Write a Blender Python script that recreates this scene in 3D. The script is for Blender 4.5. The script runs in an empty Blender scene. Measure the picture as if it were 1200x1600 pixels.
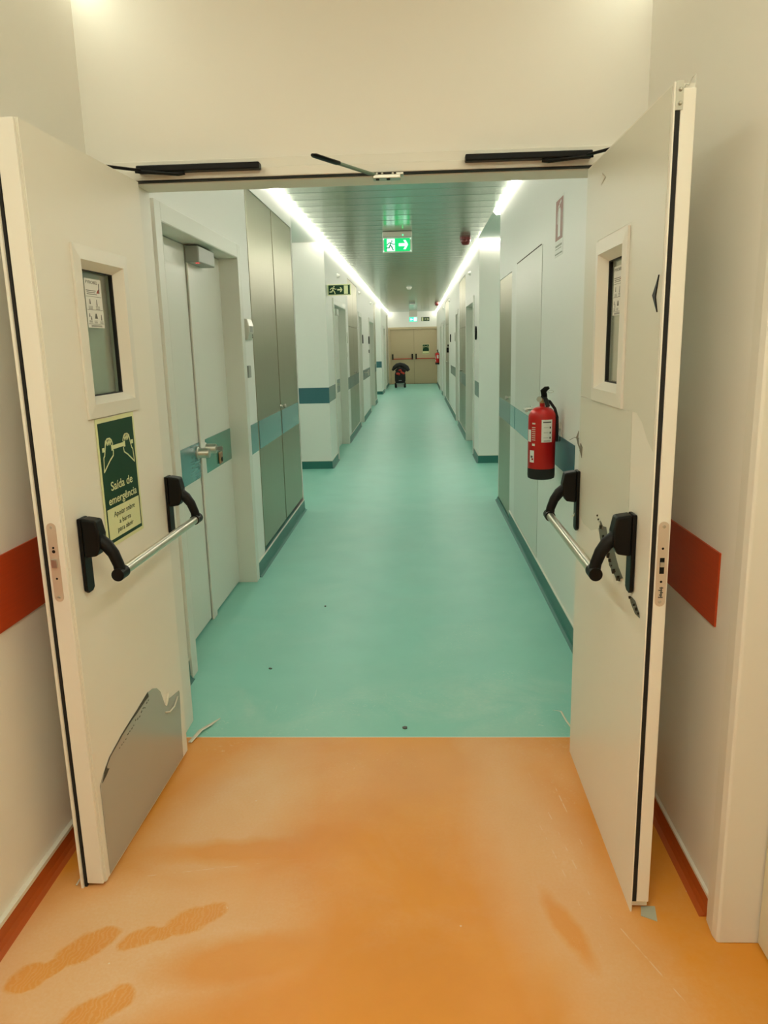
import bpy, bmesh, math, random
from mathutils import Matrix, Vector
PI = math.pi
random.seed(7)
SC = bpy.context.scene
COL = SC.collection

# ---------------------------------------------------------------- camera, world, exposure
CAM_ROT = Matrix(((0.998843, 0.013822, 0.046052), (0.041984, 0.216095, -0.975469), (-0.023435, 0.976275, 0.215265)))
cd = bpy.data.cameras.new('camera'); cam = bpy.data.objects.new('camera', cd); COL.objects.link(cam)
cam.matrix_world = Matrix.Translation((0, 0, 1.5)) @ CAM_ROT.to_4x4()
cd.sensor_fit = 'VERTICAL'; cd.sensor_height = 24; cd.lens = 1184.95 / 1600 * 24
cd.clip_start = 0.02; cd.clip_end = 100
SC.camera = cam
w = bpy.data.worlds.new('world'); SC.world = w; w.use_nodes = True
w.node_tree.nodes['Background'].inputs[0].default_value = (0.05, 0.045, 0.035, 1)
w.node_tree.nodes['Background'].inputs[1].default_value = 0.2
SC.view_settings.view_transform = 'Standard'; SC.view_settings.look = 'None'
SC.view_settings.gamma = 1; SC.view_settings.use_curve_mapping = False
SC.view_settings.exposure = 0.0
LED_CORRIDOR = 28.0
LED_ROOM = 11.0
FILL_ROOM = 18.5  # strength of the added out-of-view fill panel in the near room
FILL_PASSAGE = 8.0  # strength of the added fill panels hidden in the left passages
LED_COLOR = (1.0, 0.95, 0.80)
LED_WARM = (0.97, 1.0, 0.78)
SC.cycles.diffuse_bounces = 8; SC.cycles.max_bounces = 16; SC.cycles.sample_clamp_indirect = 6

# ---------------------------------------------------------------- materials
def newmat(name):
    m = bpy.data.materials.new(name); m.use_nodes = True
    nt = m.node_tree; b = nt.nodes['Principled BSDF']
    return m, nt, b
def N(nt, t, **kw):
    n = nt.nodes.new(t)
    for k, v in kw.items():
        if k.startswith('i_'):
            n.inputs[k[2:].replace('_', ' ')].default_value = v
        else: setattr(n, k, v)
    return n
def plain(name, c, rough=.5, metal=0, spec=.5, coat=0, bump=0, bscale=200):
    m, nt, b = newmat(name)
    b.inputs['Base Color'].default_value = (*c, 1); b.inputs['Roughness'].default_value = rough
    b.inputs['Metallic'].default_value = metal; b.inputs['Specular IOR Level'].default_value = spec
    b.inputs['Coat Weight'].default_value = coat; b.inputs['Coat Roughness'].default_value = .12
    if bump:
        tc = N(nt, 'ShaderNodeTexCoord'); no = N(nt, 'ShaderNodeTexNoise'); no.inputs['Scale'].default_value = bscale
        bp = N(nt, 'ShaderNodeBump'); bp.inputs['Strength'].default_value = bump; bp.inputs['Distance'].default_value = .002
        nt.links.new(tc.outputs['Object'], no.inputs['Vector']); nt.links.new(no.outputs['Fac'], bp.inputs['Height'])
        nt.links.new(bp.outputs['Normal'], b.inputs['Normal'])
    return m
def emis(name, c, s):
    m, nt, b = newmat(name)
    b.inputs['Base Color'].default_value = (*[min(1, x) * .6 for x in c], 1)
    b.inputs['Emission Color'].default_value = (*c, 1); b.inputs['Emission Strength'].default_value = s
    return m
def wood_band(name, c, rough=.3, coat=.3):
    m, nt, b = newmat(name)
    tc = N(nt, 'ShaderNodeTexCoord'); mp = N(nt, 'ShaderNodeMapping'); mp.inputs['Scale'].default_value = (3, 3, 90)
    no = N(nt, 'ShaderNodeTexNoise'); no.inputs['Scale'].default_value = 3; no.inputs['Detail'].default_value = 5
    mx = N(nt, 'ShaderNodeMix', data_type='RGBA')
    mx.inputs[6].default_value = (*[x * .85 for x in c], 1); mx.inputs[7].default_value = (*[min(1, x * 1.15) for x in c], 1)
    L = nt.links.new
    L(tc.outputs['Object'], mp.inputs['Vector']); L(mp.outputs['Vector'], no.inputs['Vector'])
    L(no.outputs['Fac'], mx.inputs[0]); L(mx.outputs[2], b.inputs['Base Color'])
    b.inputs['Roughness'].default_value = rough; b.inputs['Coat Weight'].default_value = coat; b.inputs['Coat Roughness'].default_value = .15
    return m
def brushed(name, c, rough=.32, sc=(260, 260, 2), metal=.9):
    m, nt, b = newmat(name)
    tc = N(nt, 'ShaderNodeTexCoord'); mp = N(nt, 'ShaderNodeMapping'); mp.inputs['Scale'].default_value = sc
    no = N(nt, 'ShaderNodeTexNoise'); no.inputs['Scale'].default_value = 1.0; no.inputs['Detail'].default_value = 3
    mr = N(nt, 'ShaderNodeMapRange'); mr.inputs[3].default_value = rough - .05; mr.inputs[4].default_value = rough + .07
    bp = N(nt, 'ShaderNodeBump'); bp.inputs['Strength'].default_value = .06; bp.inputs['Distance'].default_value = .001
    L = nt.links.new
    L(tc.outputs['Object'], mp.inputs['Vector']); L(mp.outputs['Vector'], no.inputs['Vector'])
    L(no.outputs['Fac'], mr.inputs[0]); L(mr.outputs[0], b.inputs['Roughness'])
    L(no.outputs['Fac'], bp.inputs['Height']); L(bp.outputs['Normal'], b.inputs['Normal'])
    b.inputs['Base Color'].default_value = (*c, 1); b.inputs['Metallic'].default_value = metal
    b.inputs['Anisotropic'].default_value = .5
    return m
def floor_mat(name, base, dark, dust, dustamt, prints=False):
    m, nt, b = newmat(name); L = nt.links.new
    tc = N(nt, 'ShaderNodeTexCoord')
    def noise(scale, detail=4, rough=.55, vec=None, dist=0):
        n = N(nt, 'ShaderNodeTexNoise'); n.inputs['Scale'].default_value = scale; n.inputs['Detail'].default_value = detail
        n.inputs['Roughness'].default_value = rough; n.inputs['Distortion'].default_value = dist
        L(vec or tc.outputs['Object'], n.inputs['Vector']); return n.outputs['Fac']
    def rng(v, a, bb, c=0, d=1):
        n = N(nt, 'ShaderNodeMapRange'); n.clamp = True
        n.inputs[1].default_value = a; n.inputs[2].default_value = bb; n.inputs[3].default_value = c; n.inputs[4].default_value = d
        L(v, n.inputs[0]); return n.outputs[0]
    def math_(op, a, bb):
        n = N(nt, 'ShaderNodeMath', operation=op)
        for i, v in enumerate((a, bb)):
            if isinstance(v, (int, float)): n.inputs[i].default_value = v
            else: L(v, n.inputs[i])
        return n.outputs[0]
    big = rng(noise(2.2, 6, .6, dist=.6), .45, .75)
    fine = rng(noise(60, 3), .35, .75)
    # dusty mask
    mask = math_('MULTIPLY', big, math_('ADD', math_('MULTIPLY', fine, .45), .55))
    # thin scratches
    mp = N(nt, 'ShaderNodeMapping'); mp.inputs['Rotation'].default_value = (0, 0, .5); mp.inputs['Scale'].default_value = (26, 1.6, 1)
    L(tc.outputs['Object'], mp.inputs['Vector'])
    scr = rng(noise(2.4, 3, .6, mp.outputs['Vector']), .66, .74)
    scr = math_('MULTIPLY', scr, rng(noise(1.3, 2), .48, .62))
    mask = math_('MAXIMUM', mask, math_('MULTIPLY', scr, .6))
    sx = N(nt, 'ShaderNodeSeparateXYZ'); L(tc.outputs['Object'], sx.inputs[0])
    X, Y = sx.outputs[0], sx.outputs[1]
    def ell(cx, cy, ang, rx, ry, soft=.25, wob=True):
        # soft ellipse mask, long axis at ang
        dx = math_('SUBTRACT', X, cx); dy = math_('SUBTRACT', Y, cy)
        if wob:
            dx = math_('ADD', dx, math_('MULTIPLY', math_('SUBTRACT', noise(9, 4), .5), .05))
            dy = math_('ADD', dy, math_('MULTIPLY', math_('SUBTRACT', noise(13, 4), .5), .05))
        c, s = math.cos(ang), math.sin(ang)
        a = math_('DIVIDE', math_('ADD', math_('MULTIPLY', dx, c), math_('MULTIPLY', dy, s)), rx)
        bq = math_('DIVIDE', math_('ADD', math_('MULTIPLY', dx, -s), math_('MULTIPLY', dy, c)), ry)
        r = math_('SQRT', math_('ADD', math_('MULTIPLY', a, a), math_('MULTIPLY', bq, bq)), 0)
        return rng(r, 1 + soft, 1 - soft)
    if prints:
        # dusty zones: left side by the door, and a swept stripe on the right
        z = math_('MAXIMUM', ell(-.78, 1.62, .35, .42, .30, .35), ell(-.62, 2.2, 1.3, .42, .2, .5))
        z = math_('MAXIMUM', z, math_('MULTIPLY', ell(.36, 1.95, 1.75, .75, .16, .5), .8))
        z = math_('MAXIMUM', z, math_('MULTIPLY', ell(-.05, 2.45, 0, .8, .22, .6), .35))
        mask = math_('ADD', math_('MULTIPLY', mask, .30), math_('MULTIPLY', z, .75))
        grain = rng(noise(120, 2), .3, .8, .8, 1.0)
        mask = math_('MULTIPLY', mask, grain)
        def stepped(cx, cy, ang):
            # one shoe print: heel, waist and sole, with a worn tread pattern
            c, s_ = math.cos(ang), math.sin(ang)
            def at(u, v): return cx + u * c - v * s_, cy + u * s_ + v * c
            parts_ = [(*at(-.100, -.004), ang, .050, .037), (*at(-.045, -.010), ang, .070, .026), (*at(.035, 0), ang + .12, .075, .046), (*at(.080, .006), ang + .2, .050, .038)]
            v = None
            for e in parts_:
                q = ell(*e, .12, True); v = q if v is None else math_('MAXIMUM', v, q)
            wv = N(nt, 'ShaderNodeTexWave'); wv.inputs['Scale'].default_value = 26; wv.inputs['Distortion'].default_value = 14; wv.inputs['Detail'].default_value = 3
            L(tc.outputs['Object'], wv.inputs['Vector'])
            return math_('MULTIPLY', v, rng(wv.outputs['Fac'], .1, .6, .74, 1))
        prints_ = math_('MAXIMUM', stepped(-.905, 1.605, .72), math_('MAXIMUM', stepped(-.655, 1.715, .48), stepped(-.80, 1.42, .62)))
        clean = prints_
        for e in ((-.50, 2.02, .05, .30, .055), (-.18, 1.45, .2, .42, .16), (.37, 1.72, 1.85, .13, .03), (-.45, 1.60, .2, .2, .08)):
            clean = math_('MAXIMUM', clean, ell(*e, .35, True))
        inv = math_('SUBTRACT', 1.0, math_('MULTIPLY', clean, .8))
        mask = math_('MULTIPLY', mask, inv)
        # pale rims of smeared dust round the prints, and swirls of plaster dust
        rim = math_('MULTIPLY', math_('MULTIPLY', rng(prints_, .05, .35), rng(prints_, .95, .6)), rng(noise(70, 5, .7, dist=1.5), .54, .66))
        swirl_n = rng(noise(38, 6, .75, dist=2.2), .56, .70)
        sw = None
        for e in ((-.60, 2.50, .1, .16, .16), (-.72, 2.62, .1, .12, .07), (.47, 2.35, 1.4, .16, .09), (.50, 2.60, 1.2, .10, .07), (.38, 1.66, .4, .10, .035), (-.86, 1.67, .5, .08, .035), (-.66, 1.68, .5, .12, .05), (-.45, 1.76, .4, .10, .03), (-.2, 2.5, .2, .25, .12), (-.92, 1.86, .1, .09, .03)):
            v = ell(*e, .5); sw = v if sw is None else math_('MAXIMUM', sw, v)
        lines = None
        for (cx, cy, an, ln) in ((.43, 2.05, 1.70, .42), (.47, 2.20, 1.66, .25), (.55, 1.62, 1.95, .22), (.40, 1.95, 1.72, .45), (-.72, 1.92, .18, .26)):
            v = ell(cx, cy, an, ln, .0022, .5, False); lines = v if lines is None else math_('MAXIMUM', lines, v)
        extra = math_('MAXIMUM', math_('MULTIPLY', sw, swirl_n), math_('MAXIMUM', rim, math_('MULTIPLY', lines, rng(noise(22, 3), .42, .6))))
    else:
        swirl_n = rng(noise(34, 6, .75, dist=2.2), .56, .70)
        sw = None
        for e in ((.40, 2.88, .3, .18, .10), (.52, 2.80, 1.2, .08, .08), (.35, 3.25, .3, .22, .07), (-.84, 2.80, .6, .10, .06), (-.60, 2.74, .3, .16, .03), (-.1, 3.0, .2, .5, .12), (.2, 3.7, 1.2, .4, .1)):
            v = ell(*e, .5); sw = v if sw is None else math_('MAXIMUM', sw, v)
        extra = math_('MULTIPLY', math_('MULTIPLY', sw, swirl_n), .8)
        z = math_('MAXIMUM', ell(.3, 3.0, .1, .45, .25, .6), math_('MULTIPLY', ell(-.6, 3.0, .1, .35, .2, .6), .8))
        z = math_('MAXIMUM', z, .22)
        mask = math_('MULTIPLY', mask, z)
    # small white specks
    vo = N(nt, 'ShaderNodeTexVoronoi'); vo.inputs['Scale'].default_value = 9; L(tc.outputs['Object'], vo.inputs['Vector'])
    spk = math_('MULTIPLY', rng(vo.outputs['Distance'], .035, .02), rng(noise(1.7, 2), .5, .6))
    tone = rng(noise(3.5, 5), .3, .7)
    m1 = N(nt, 'ShaderNodeMix', data_type='RGBA'); m1.inputs[6].default_value = (*dark, 1); m1.inputs[7].default_value = (*base, 1); L(tone, m1.inputs[0])
    m2 = N(nt, 'ShaderNodeMix', data_type='RGBA'); L(m1.outputs[2], m2.inputs[6]); m2.inputs[7].default_value = (*dust, 1)
    mask = math_('MAXIMUM', math_('MULTIPLY', mask, dustamt), math_('MULTIPLY', extra, .8))
    L(mask, m2.inputs[0])
    m3 = N(nt, 'ShaderNodeMix', data_type='RGBA'); L(m2.outputs[2], m3.inputs[6]); m3.inputs[7].default_value = (.8, .78, .68, 1); L(math_('MULTIPLY', spk, .8), m3.inputs[0])
    L(m3.outputs[2], b.inputs['Base Color'])
    L(rng(mask, 0, .8, .38, .62), b.inputs['Roughness'])
    bp = N(nt, 'ShaderNodeBump'); bp.inputs['Strength'].default_value = .08; bp.inputs['Distance'].default_value = .002
    L(noise(150, 2), bp.inputs['Height']); L(bp.outputs['Normal'], b.inputs['Normal'])
    return m

M = {}
M['wall'] = plain('wall_paint', (.82, .81, .77), .42, bump=.05, bscale=90)
M['wallroom'] = plain('room_wall_paint', (.82, .80, .75), .45, bump=.05, bscale=90)
M['plaster'] = plain('plaster_ceiling', (.80, .79, .75), .7)
M['frame'] = plain('door_frame_enamel', (.78, .76, .70), .4)
M['leaf'] = plain('door_leaf_laminate', (.84, .81, .74), .42)
M['leafwhite'] = plain('white_door_laminate', (.72, .71, .65), .35)
M['film'] = plain('glossy_protective_film', (.70, .69, .61), .38, spec=.4, bump=.15, bscale=6)
M['grey_film'] = plain('exposed_grey_sheet', (.40, .385, .35), .26, coat=.3)
M['black'] = plain('black_plastic', (.004, .0038, .0035), .45, spec=.22)
M['rubber'] = plain('black_rubber', (.008, .007, .006), .7)
M['teal_band'] = wood_band('teal_wall_band', (.035, .14, .165), .4, .1)
M['teal_film'] = wood_band('teal_band_under_film', (.05, .20, .22), .22, .6)
M['green_film'] = wood_band('green_band_under_film', (.03, .22, .17), .25, .5)
M['grey_teal'] = wood_band('dull_teal_plate', (.13, .20, .18), .35, .2)
M['orange_band'] = wood_band('orange_wall_band', (.46, .048, .002), .5, .0)
M['teal_skirt'] = plain('teal_skirting_vinyl', (.025, .155, .13), .4)
M['orange_skirt'] = plain('orange_skirting_vinyl', (.45, .09, .012), .45)
M['cap'] = plain('skirting_cap', (.74, .72, .64), .4)
M['steel'] = brushed('brushed_steel', (.40, .385, .29), .34)
M['steel_lock'] = brushed('lock_plate_steel', (.66, .56, .46), .42, (2, 2, 300), metal=.35)
M['bar'] = brushed('bar_aluminium', (.66, .62, .52), .30, (300, 3, 300))
M['chrome'] = plain('satin_chrome', (.52, .50, .44), .34, .85)
M['groove'] = plain('pale_groove', (.42, .42, .38), .6)
M['ceil'] = plain('green_grey_metal_ceiling', (.40, .49, .41), .20, .85)
M['gap'] = plain('dark_joint', (.05, .035, .025), .8)
M['floor_o'] = floor_mat('orange_vinyl_floor', (.74, .30, .030), (.69, .262, .024), (.78, .58, .38), .85, True)
M['floor_t'] = floor_mat('teal_vinyl_floor', (.235, .57, .485), (.21, .53, .45), (.62, .72, .62), .75, False)
M['led'] = emis('led_diffuser', LED_COLOR, LED_CORRIDOR)
M['ledroom'] = emis('room_led_diffuser', LED_WARM, LED_ROOM)
M['panel'] = emis('room_fill_diffuser', LED_WARM, FILL_ROOM)  # glow of the unseen panel added to brighten the near room
M['fill_passage'] = emis('passage_fill_diffuser', LED_COLOR, FILL_PASSAGE)  # glow of the unseen panels added to brighten the left passages
M['glass'] = None
m, nt, b = newmat('window_glass'); b.inputs['Base Color'].default_value = (.80, .92, .86, 1); b.inputs['Roughness'].default_value = .02
b.inputs['Transmission Weight'].default_value = 1; b.inputs['IOR'].default_value = 1.45; M['glass'] = m
M['sign_green'] = plain('sign_dark_green', (.004, .040, .015), .5, spec=.25)
M['sign_cream'] = plain('photoluminescent_cream', (.72, .74, .42), .4)
M['sign_ink'] = plain('sign_dark_ink', (.02, .05, .02), .5)
M['paper'] = plain('white_paper', (.78, .78, .74), .5)
M['ink'] = plain('grey_print', (.10, .10, .09), .6)
M['redprint'] = plain('red_print', (.35, .03, .02), .5)
M['signred'] = plain('sign_red_brown', (.23, .055, .03), .45)
M['red'] = plain('extinguisher_red', (.48, .005, .004), .34, spec=.4, coat=.12)
M['brass'] = plain('brass', (.50, .36, .20), .4, .8)
M['whiteplastic'] = plain('white_plastic', (.72, .71, .65), .4)
M['greyplastic'] = plain('grey_plastic', (.30, .31, .28), .4)
M['silver'] = plain('silver_plastic', (.55, .54, .47), .3, .4)
M['sounder'] = plain('dark_red_plastic', (.16, .012, .010), .35)
M['beige'] = plain('beige_door_paint', (.50, .40, .25), .45)
M['beige_frame'] = plain('beige_frame_paint', (.52, .42, .27), .45)
M['redbar'] = plain('red_bar', (.45, .04, .012), .4)
M['cloth'] = plain('black_cloth', (.012, .011, .011), .85, bump=.3, bscale=60)
M['redcloth'] = plain('red_fabric', (.45, .03, .015), .7)
M['greymetal'] = plain('grey_metal', (.28, .28, .27), .4, .6)
M['exit_green'] = emis('lit_exit_green', (.0, .62, .17), .9)
M['exit_white'] = emis('lit_exit_white', (.70, 1.0, .85), 1.3)
M['exit_teal'] = emis('lit_exit_teal', (.05, .75, .55), 1.0)
M['exit_frame'] = plain('clear_acrylic_rim', (.62, .70, .62), .2)
M['led_red'] = emis('red_indicator', (1, .03, .05), 4)
M['led_green'] = emis('green_indicator', (.05, 1, .3), 3)
M['thread'] = plain('torn_film_edge', (.70, .66, .56), .3)

# ---------------------------------------------------------------- mesh builder
class MB:
    def __init__(s, mat=None): s.v = []; s.f = []; s.m = mat or Matrix()
    def add(s, vs, fs):
        o = len(s.v); s.v += [tuple(s.m @ Vector(p)) for p in vs]; s.f += [tuple(o + i for i in f) for f in fs]
    def box(s, x0, x1, y0, y1, z0, z1):
        if x0 > x1: x0, x1 = x1, x0
        if y0 > y1: y0, y1 = y1, y0
        if z0 > z1: z0, z1 = z1, z0
        s.add([(x0,y0,z0),(x1,y0,z0),(x1,y1,z0),(x0,y1,z0),(x0,y0,z1),(x1,y0,z1),(x1,y1,z1),(x0,y1,z1)],
              [(0,3,2,1),(4,5,6,7),(0,1,5,4),(1,2,6,5),(2,3,7,6),(3,0,4,7)])
        return s
    def prism(s, poly, h0, h1, axes='xyz'):
        # poly in (a,b), extruded along c from h0 to h1; axes names where a,b,c go
        idx = ['xyz'.index(c) for c in axes]
        def mk(a, b_, c):
            r = [0, 0, 0]; r[idx[0]] = a; r[idx[1]] = b_; r[idx[2]] = c; return tuple(r)
        n = len(poly)
        vs = [mk(a, b_, h0) for a, b_ in poly] + [mk(a, b_, h1) for a, b_ in poly]
        s.add(vs, [tuple(range(n - 1, -1, -1)), tuple(range(n, 2 * n))] + [(i, (i + 1) % n, n + (i + 1) % n, n + i) for i in range(n)])
        return s
    def lathe(s, prof, c=(0, 0, 0), n=32, axis='z'):
        vs = []; fs = []
        for r, h in prof:
            for k in range(n):
                a = 2 * PI * k / n; p, q = r * math.cos(a), r * math.sin(a)
                v = {'z': (p, q, h), 'y': (p, h, q), 'x': (h, p, q)}[axis]
                vs.append((v[0] + c[0], v[1] + c[1], v[2] + c[2]))
        for i in range(len(prof) - 1):
            for k in range(n):
                fs.append((i * n + k, i * n + (k + 1) % n, (i + 1) * n + (k + 1) % n, (i + 1) * n + k))
        fs.append(tuple(range(n - 1, -1, -1))); o = (len(prof) - 1) * n; fs.append(tuple(range(o, o + n)))
        s.add(vs, fs); return s
    def tube(s, path, r, n=12):
        P_ = [Vector(p) for p in path]; R_ = r if isinstance(r, (list, tuple)) else [r] * len(P_)
        vs = []; fs = []; up = None
        for i, p in enumerate(P_):
            t = (P_[min(i + 1, len(P_) - 1)] - P_[max(i - 1, 0)]).normalized()
            if up is None:
                up = Vector((0, 0, 1)) if abs(t.z) < .9 else Vector((1, 0, 0))
            a = t.cross(up).normalized(); b_ = a.cross(t).normalized(); up = b_
            rr = R_[i]; ra, rb = rr if isinstance(rr, tuple) else (rr, rr)
            for k in range(n):
                th = 2 * PI * k / n
                vs.append(tuple(p + a * math.cos(th) * ra + b_ * math.sin(th) * rb))
        for i in range(len(P_) - 1):
            for k in range(n):
                fs.append((i * n + k, i * n + (k + 1) % n, (i + 1) * n + (k + 1) % n, (i + 1) * n + k))
        fs.append(tuple(range(n - 1, -1, -1))); o = (len(P_) - 1) * n; fs.append(tuple(range(o, o + n)))
        s.add(vs, fs); return s
    def strip(s, pts, wd, h=.0006):
        # thin raised stroke along 2-D polyline in local XY (flat pictogram line)
        for (a, b_), (c, d) in zip(pts[:-1], pts[1:]):
            t = Vector((c - a, d - b_)); l = t.length
            if l < 1e-7: continue
            t /= l; nn = Vector((-t.y, t.x)) * wd / 2; e = t * wd * .3
            s.prism([(a - e.x - nn.x, b_ - e.y - nn.y), (c + e.x - nn.x, d + e.y - nn.y), (c + e.x + nn.x, d + e.y + nn.y), (a - e.x + nn.x, b_ - e.y + nn.y)], 0, h)
        return s
    def build(s, name, mat, parent=None, bev=0, smooth=False, seg=2):
        me = bpy.data.meshes.new(name); me.from_pydata(s.v, [], s.f)
        bm = bmesh.new(); bm.from_mesh(me); bmesh.ops.recalc_face_normals(bm, faces=bm.faces); bm.to_mesh(me); bm.free()
        o = bpy.data.objects.new(name, me); COL.objects.link(o); me.materials.append(M[mat] if isinstance(mat, str) else mat)
        if parent is not None: o.parent = parent
        if smooth:
            for p in me.polygons: p.use_smooth = True
            md = o.modifiers.new('split', 'EDGE_SPLIT'); md.split_angle = math.radians(42)
        if bev:
            md = o.modifiers.new('bevel', 'BEVEL'); md.width = bev; md.segments = seg; md.limit_method = 'ANGLE'; md.angle_limit = math.radians(40)
            if not smooth:
                for p in me.polygons: p.use_smooth = False
        return o
def empty(name, loc=(0, 0, 0), mat=None):
    o = bpy.data.objects.new(name, None); COL.objects.link(o); o.empty_display_size = .05
    if mat is not None: o.matrix_world = mat
    else: o.location = loc
    return o
def tag(o, label, cat, group=None):
    o['label'] = label; o['category'] = cat
    if group: o['group'] = group
    return o
def struct(o): o['kind'] = 'structure'; return o
def basis(origin, xd, yd):
    xd = Vector(xd).normalized(); yd = Vector(yd).normalized(); zd = xd.cross(yd)
    m_ = Matrix((xd, yd, zd)).transposed().to_4x4(); m_.translation = Vector(origin); return m_
def text(body, name, mat, parent, base, cx, cy, width=None, height=None, bold=0, lift=.0008):
    """flat lettering: centred at local (cx,cy) of the matrix base, scaled to a width"""
    cu = bpy.data.curves.new('t', 'FONT'); cu.body = body; cu.size = 1; cu.align_x = 'CENTER'; cu.align_y = 'CENTER'
    cu.offset = bold; cu.extrude = .004
    to = bpy.data.objects.new('t', cu); COL.objects.link(to)
    dg = bpy.context.evaluated_depsgraph_get(); dg.update()
    me = bpy.data.meshes.new_from_object(to.evaluated_get(dg))
    bpy.data.objects.remove(to)
    xs = [v.co.x for v in me.vertices]; ys = [v.co.y for v in me.vertices]
    w0 = max(xs) - min(xs); h0 = max(ys) - min(ys)
    sx = width / w0 if width else height / h0
    sy = height / h0 if height else sx
    mx, my = (max(xs) + min(xs)) / 2, (max(ys) + min(ys)) / 2
    for v in me.vertices:
        v.co = base @ Vector(((v.co.x - mx) * sx + cx, (v.co.y - my) * sy + cy, lift + v.co.z * .02))
    me.materials.clear(); me.materials.append(M[mat]); me.name = name
    o = bpy.data.objects.new(name, me); COL.objects.link(o); o.parent = parent
    return o

# key dimensions (metres)
XL, XR = -1.08, .77          # corridor walls
RL, RR = -1.10, .755         # near room walls
YF = 2.70                    # front face of the wall with the double door
YB = 2.83                    # its corridor face
ZC = 2.70                    # ceiling
YE = 29.58                   # end wall

# ---------------------------------------------------------------- floors
f = struct(MB().box(-1.4, 1.6, -3, 2.708, -.06, 0).build('floor', 'floor_o'))
f = struct(MB().box(-3.6, 3.3, 2.708, 29.9, -.06, 0).build('floor', 'floor_t'))
struct(MB().box(-.955, .61, 2.704, 2.7085, -.001, .0006).build('trim_1', 'cap'))

# ---------------------------------------------------------------- ceilings
struct(MB().box(-1.4, 1.2, -3, YF, ZC, ZC + .1).build('ceiling', 'plaster'))
# transverse metal ceiling panels over the corridor
mb = MB(); y = 2.84; cx0, cx1 = XL + .032, XR - .032
prof = []
pts = []
while y < YE - .02:
    y1 = min(y + .30, YE)
    pts += [(y + .0015, ZC + .008), (y + .003, ZC + .0015), (y + .014, ZC), (y + .15, ZC + .0006), (y1 - .014, ZC), (y1 - .003, ZC + .0015), (y1 - .0015, ZC + .008)]
    # slight rib in the panel middle third lines
    y = y1
for a, b_ in zip(pts[:-1], pts[1:]):
    mb.add([(cx0, a[0], a[1]), (cx1, a[0], a[1]), (cx1, b_[0], b_[1]), (cx0, b_[0], b_[1])], [(0, 1, 2, 3)])
mb.box(cx0, cx1, 2.84, YE, ZC + .0085, ZC + .05)
struct(mb.build('ceiling', 'ceil'))
struct(MB().box(XL - .02, cx0, YB, YE, ZC + .001, ZC + .08).box(cx1, XR + .02, YB, YE, ZC + .001, ZC + .08).build('ceiling', 'plaster'))
# side-passage ceilings
struct(MB().box(-3.6, XL - .001, 6.95, 9.37, ZC, ZC + .08).build('ceiling', 'plaster'))
struct(MB().box(-3.6, XL - .001, 20.6, 23.72, ZC, ZC + .08).build('ceiling', 'plaster'))
struct(MB().box(XR + .001, 3.3, 7.29, 9.62, ZC, ZC + .08).build('ceiling', 'plaster'))

# ---------------------------------------------------------------- walls
def wall_y(name, s, xw, y0, y1, openings=(), mat='wall', th=.2):
    """wall running along y, its face at xw, body on the s side; openings (ya, yb, ztop)"""
    mb = MB(); xa, xb = xw, xw + s * th; yy = y0
    for op in sorted(openings):
        a, b_, zt = op[:3]
        mb.box(xa, xb, yy, a, 0, 2.78)
        if len(op) > 3:          # a cupboard stands here: the wall is two lengths with a lintel
            struct(mb.build(name, mat)); struct(MB().box(xa, xb, a, b_, zt, 2.78).build(name, mat)); mb = MB()
        else: mb.box(xa, xb, a, b_, zt, 2.78)
        yy = b_
    mb.box(xa, xb, yy, y1, 0, 2.78)
    return struct(mb.build(name, mat))
# near room
wall_y('wall_left', -1, RL, -3, YF, (), 'wallroom')
wall_y('wall_right', 1, RR, 1.68, YF, (), 'wallroom')
struct(MB().box(.835, 1.1, -3, 1.68, 2.12, 2.78).build('wall_right', 'wallroom'))
struct(MB().box(-1.4, 1.2, -3.15, -3, 0, 2.78).build('wall_back', 'wallroom'))
# front wall with the double-door opening
OX0, OX1, OZ = -.955, .612, 2.055
struct(MB().box(-1.4, OX0, YF, YB, 0, 2.78).box(OX1, 1.1, YF, YB, 0, 2.78).box(OX0, OX1, YF, YB, OZ, 2.78).build('wall_front', 'wallroom'))
# steel frame of the double door
fr = MB()
for x0, x1, z0, z1 in ((OX0 - .055, OX0, 0, OZ), (OX1, OX1 + .055, 0, OZ)):
    fr.box(x0, x1, YF - .022, YF, z0, z1)
fr.box(OX0 - .055, OX1 + .055, YF - .022, YF, OZ, OZ + .030).box(OX0 - .055, OX1 + .055, YF - .010, YF, OZ + .030, OZ + .062)
fr.box(OX0 - .012, OX0 + .012, YF - .005, YB + .012, 0, OZ).box(OX1 - .012, OX1 + .012, YF - .005, YB + .012, 0, OZ)
fr.box(OX0 + .012, OX1 - .012, YF + .006, YB + .012, OZ - .008, OZ)
frame = struct(fr.build('trim_2', 'frame', bev=.003))
struct(MB().box(OX0 + .01, OX1 - .01, YF - .020, YF + .004, OZ - .005, OZ).build('trim_3', 'rubber'))

# corridor walls
D1 = (3.33, 4.70)
wall_y('wall_left', -1, XL, YB, 6.95, [(3.33, 4.72, 2.03), (5.09, 6.92, 2.51, 1)])
wall_y('wall_right', 1, XR, YB, 7.29, [(6.37, 7.26, 2.05, 1)])
struct(MB().box(XL - .2, XL - 2.5, 6.75, 6.95, 0, 2.78).build('wall_left', 'wall'))
struct(MB().box(XR + .2, XR + 2.5, 7.09, 7.29, 0, 2.78).build('wall_right', 'wall'))
LEFT_OPEN = [(10.18, 11.78, 2.03), (12.36, 14.30, 2.54, 1), (14.48, 15.14, 2.03), (17.66, 19.38, 2.03), (19.66, 20.52, 2.54, 1)]
wall_y('wall_left', -1, XL, 9.37, 20.6, LEFT_OPEN)
wall_y('wall_left', -1, XL, 23.72, YE, [(25.2, 26.4, 2.03), (27.9, 29.0, 2.54, 1)])
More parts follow.
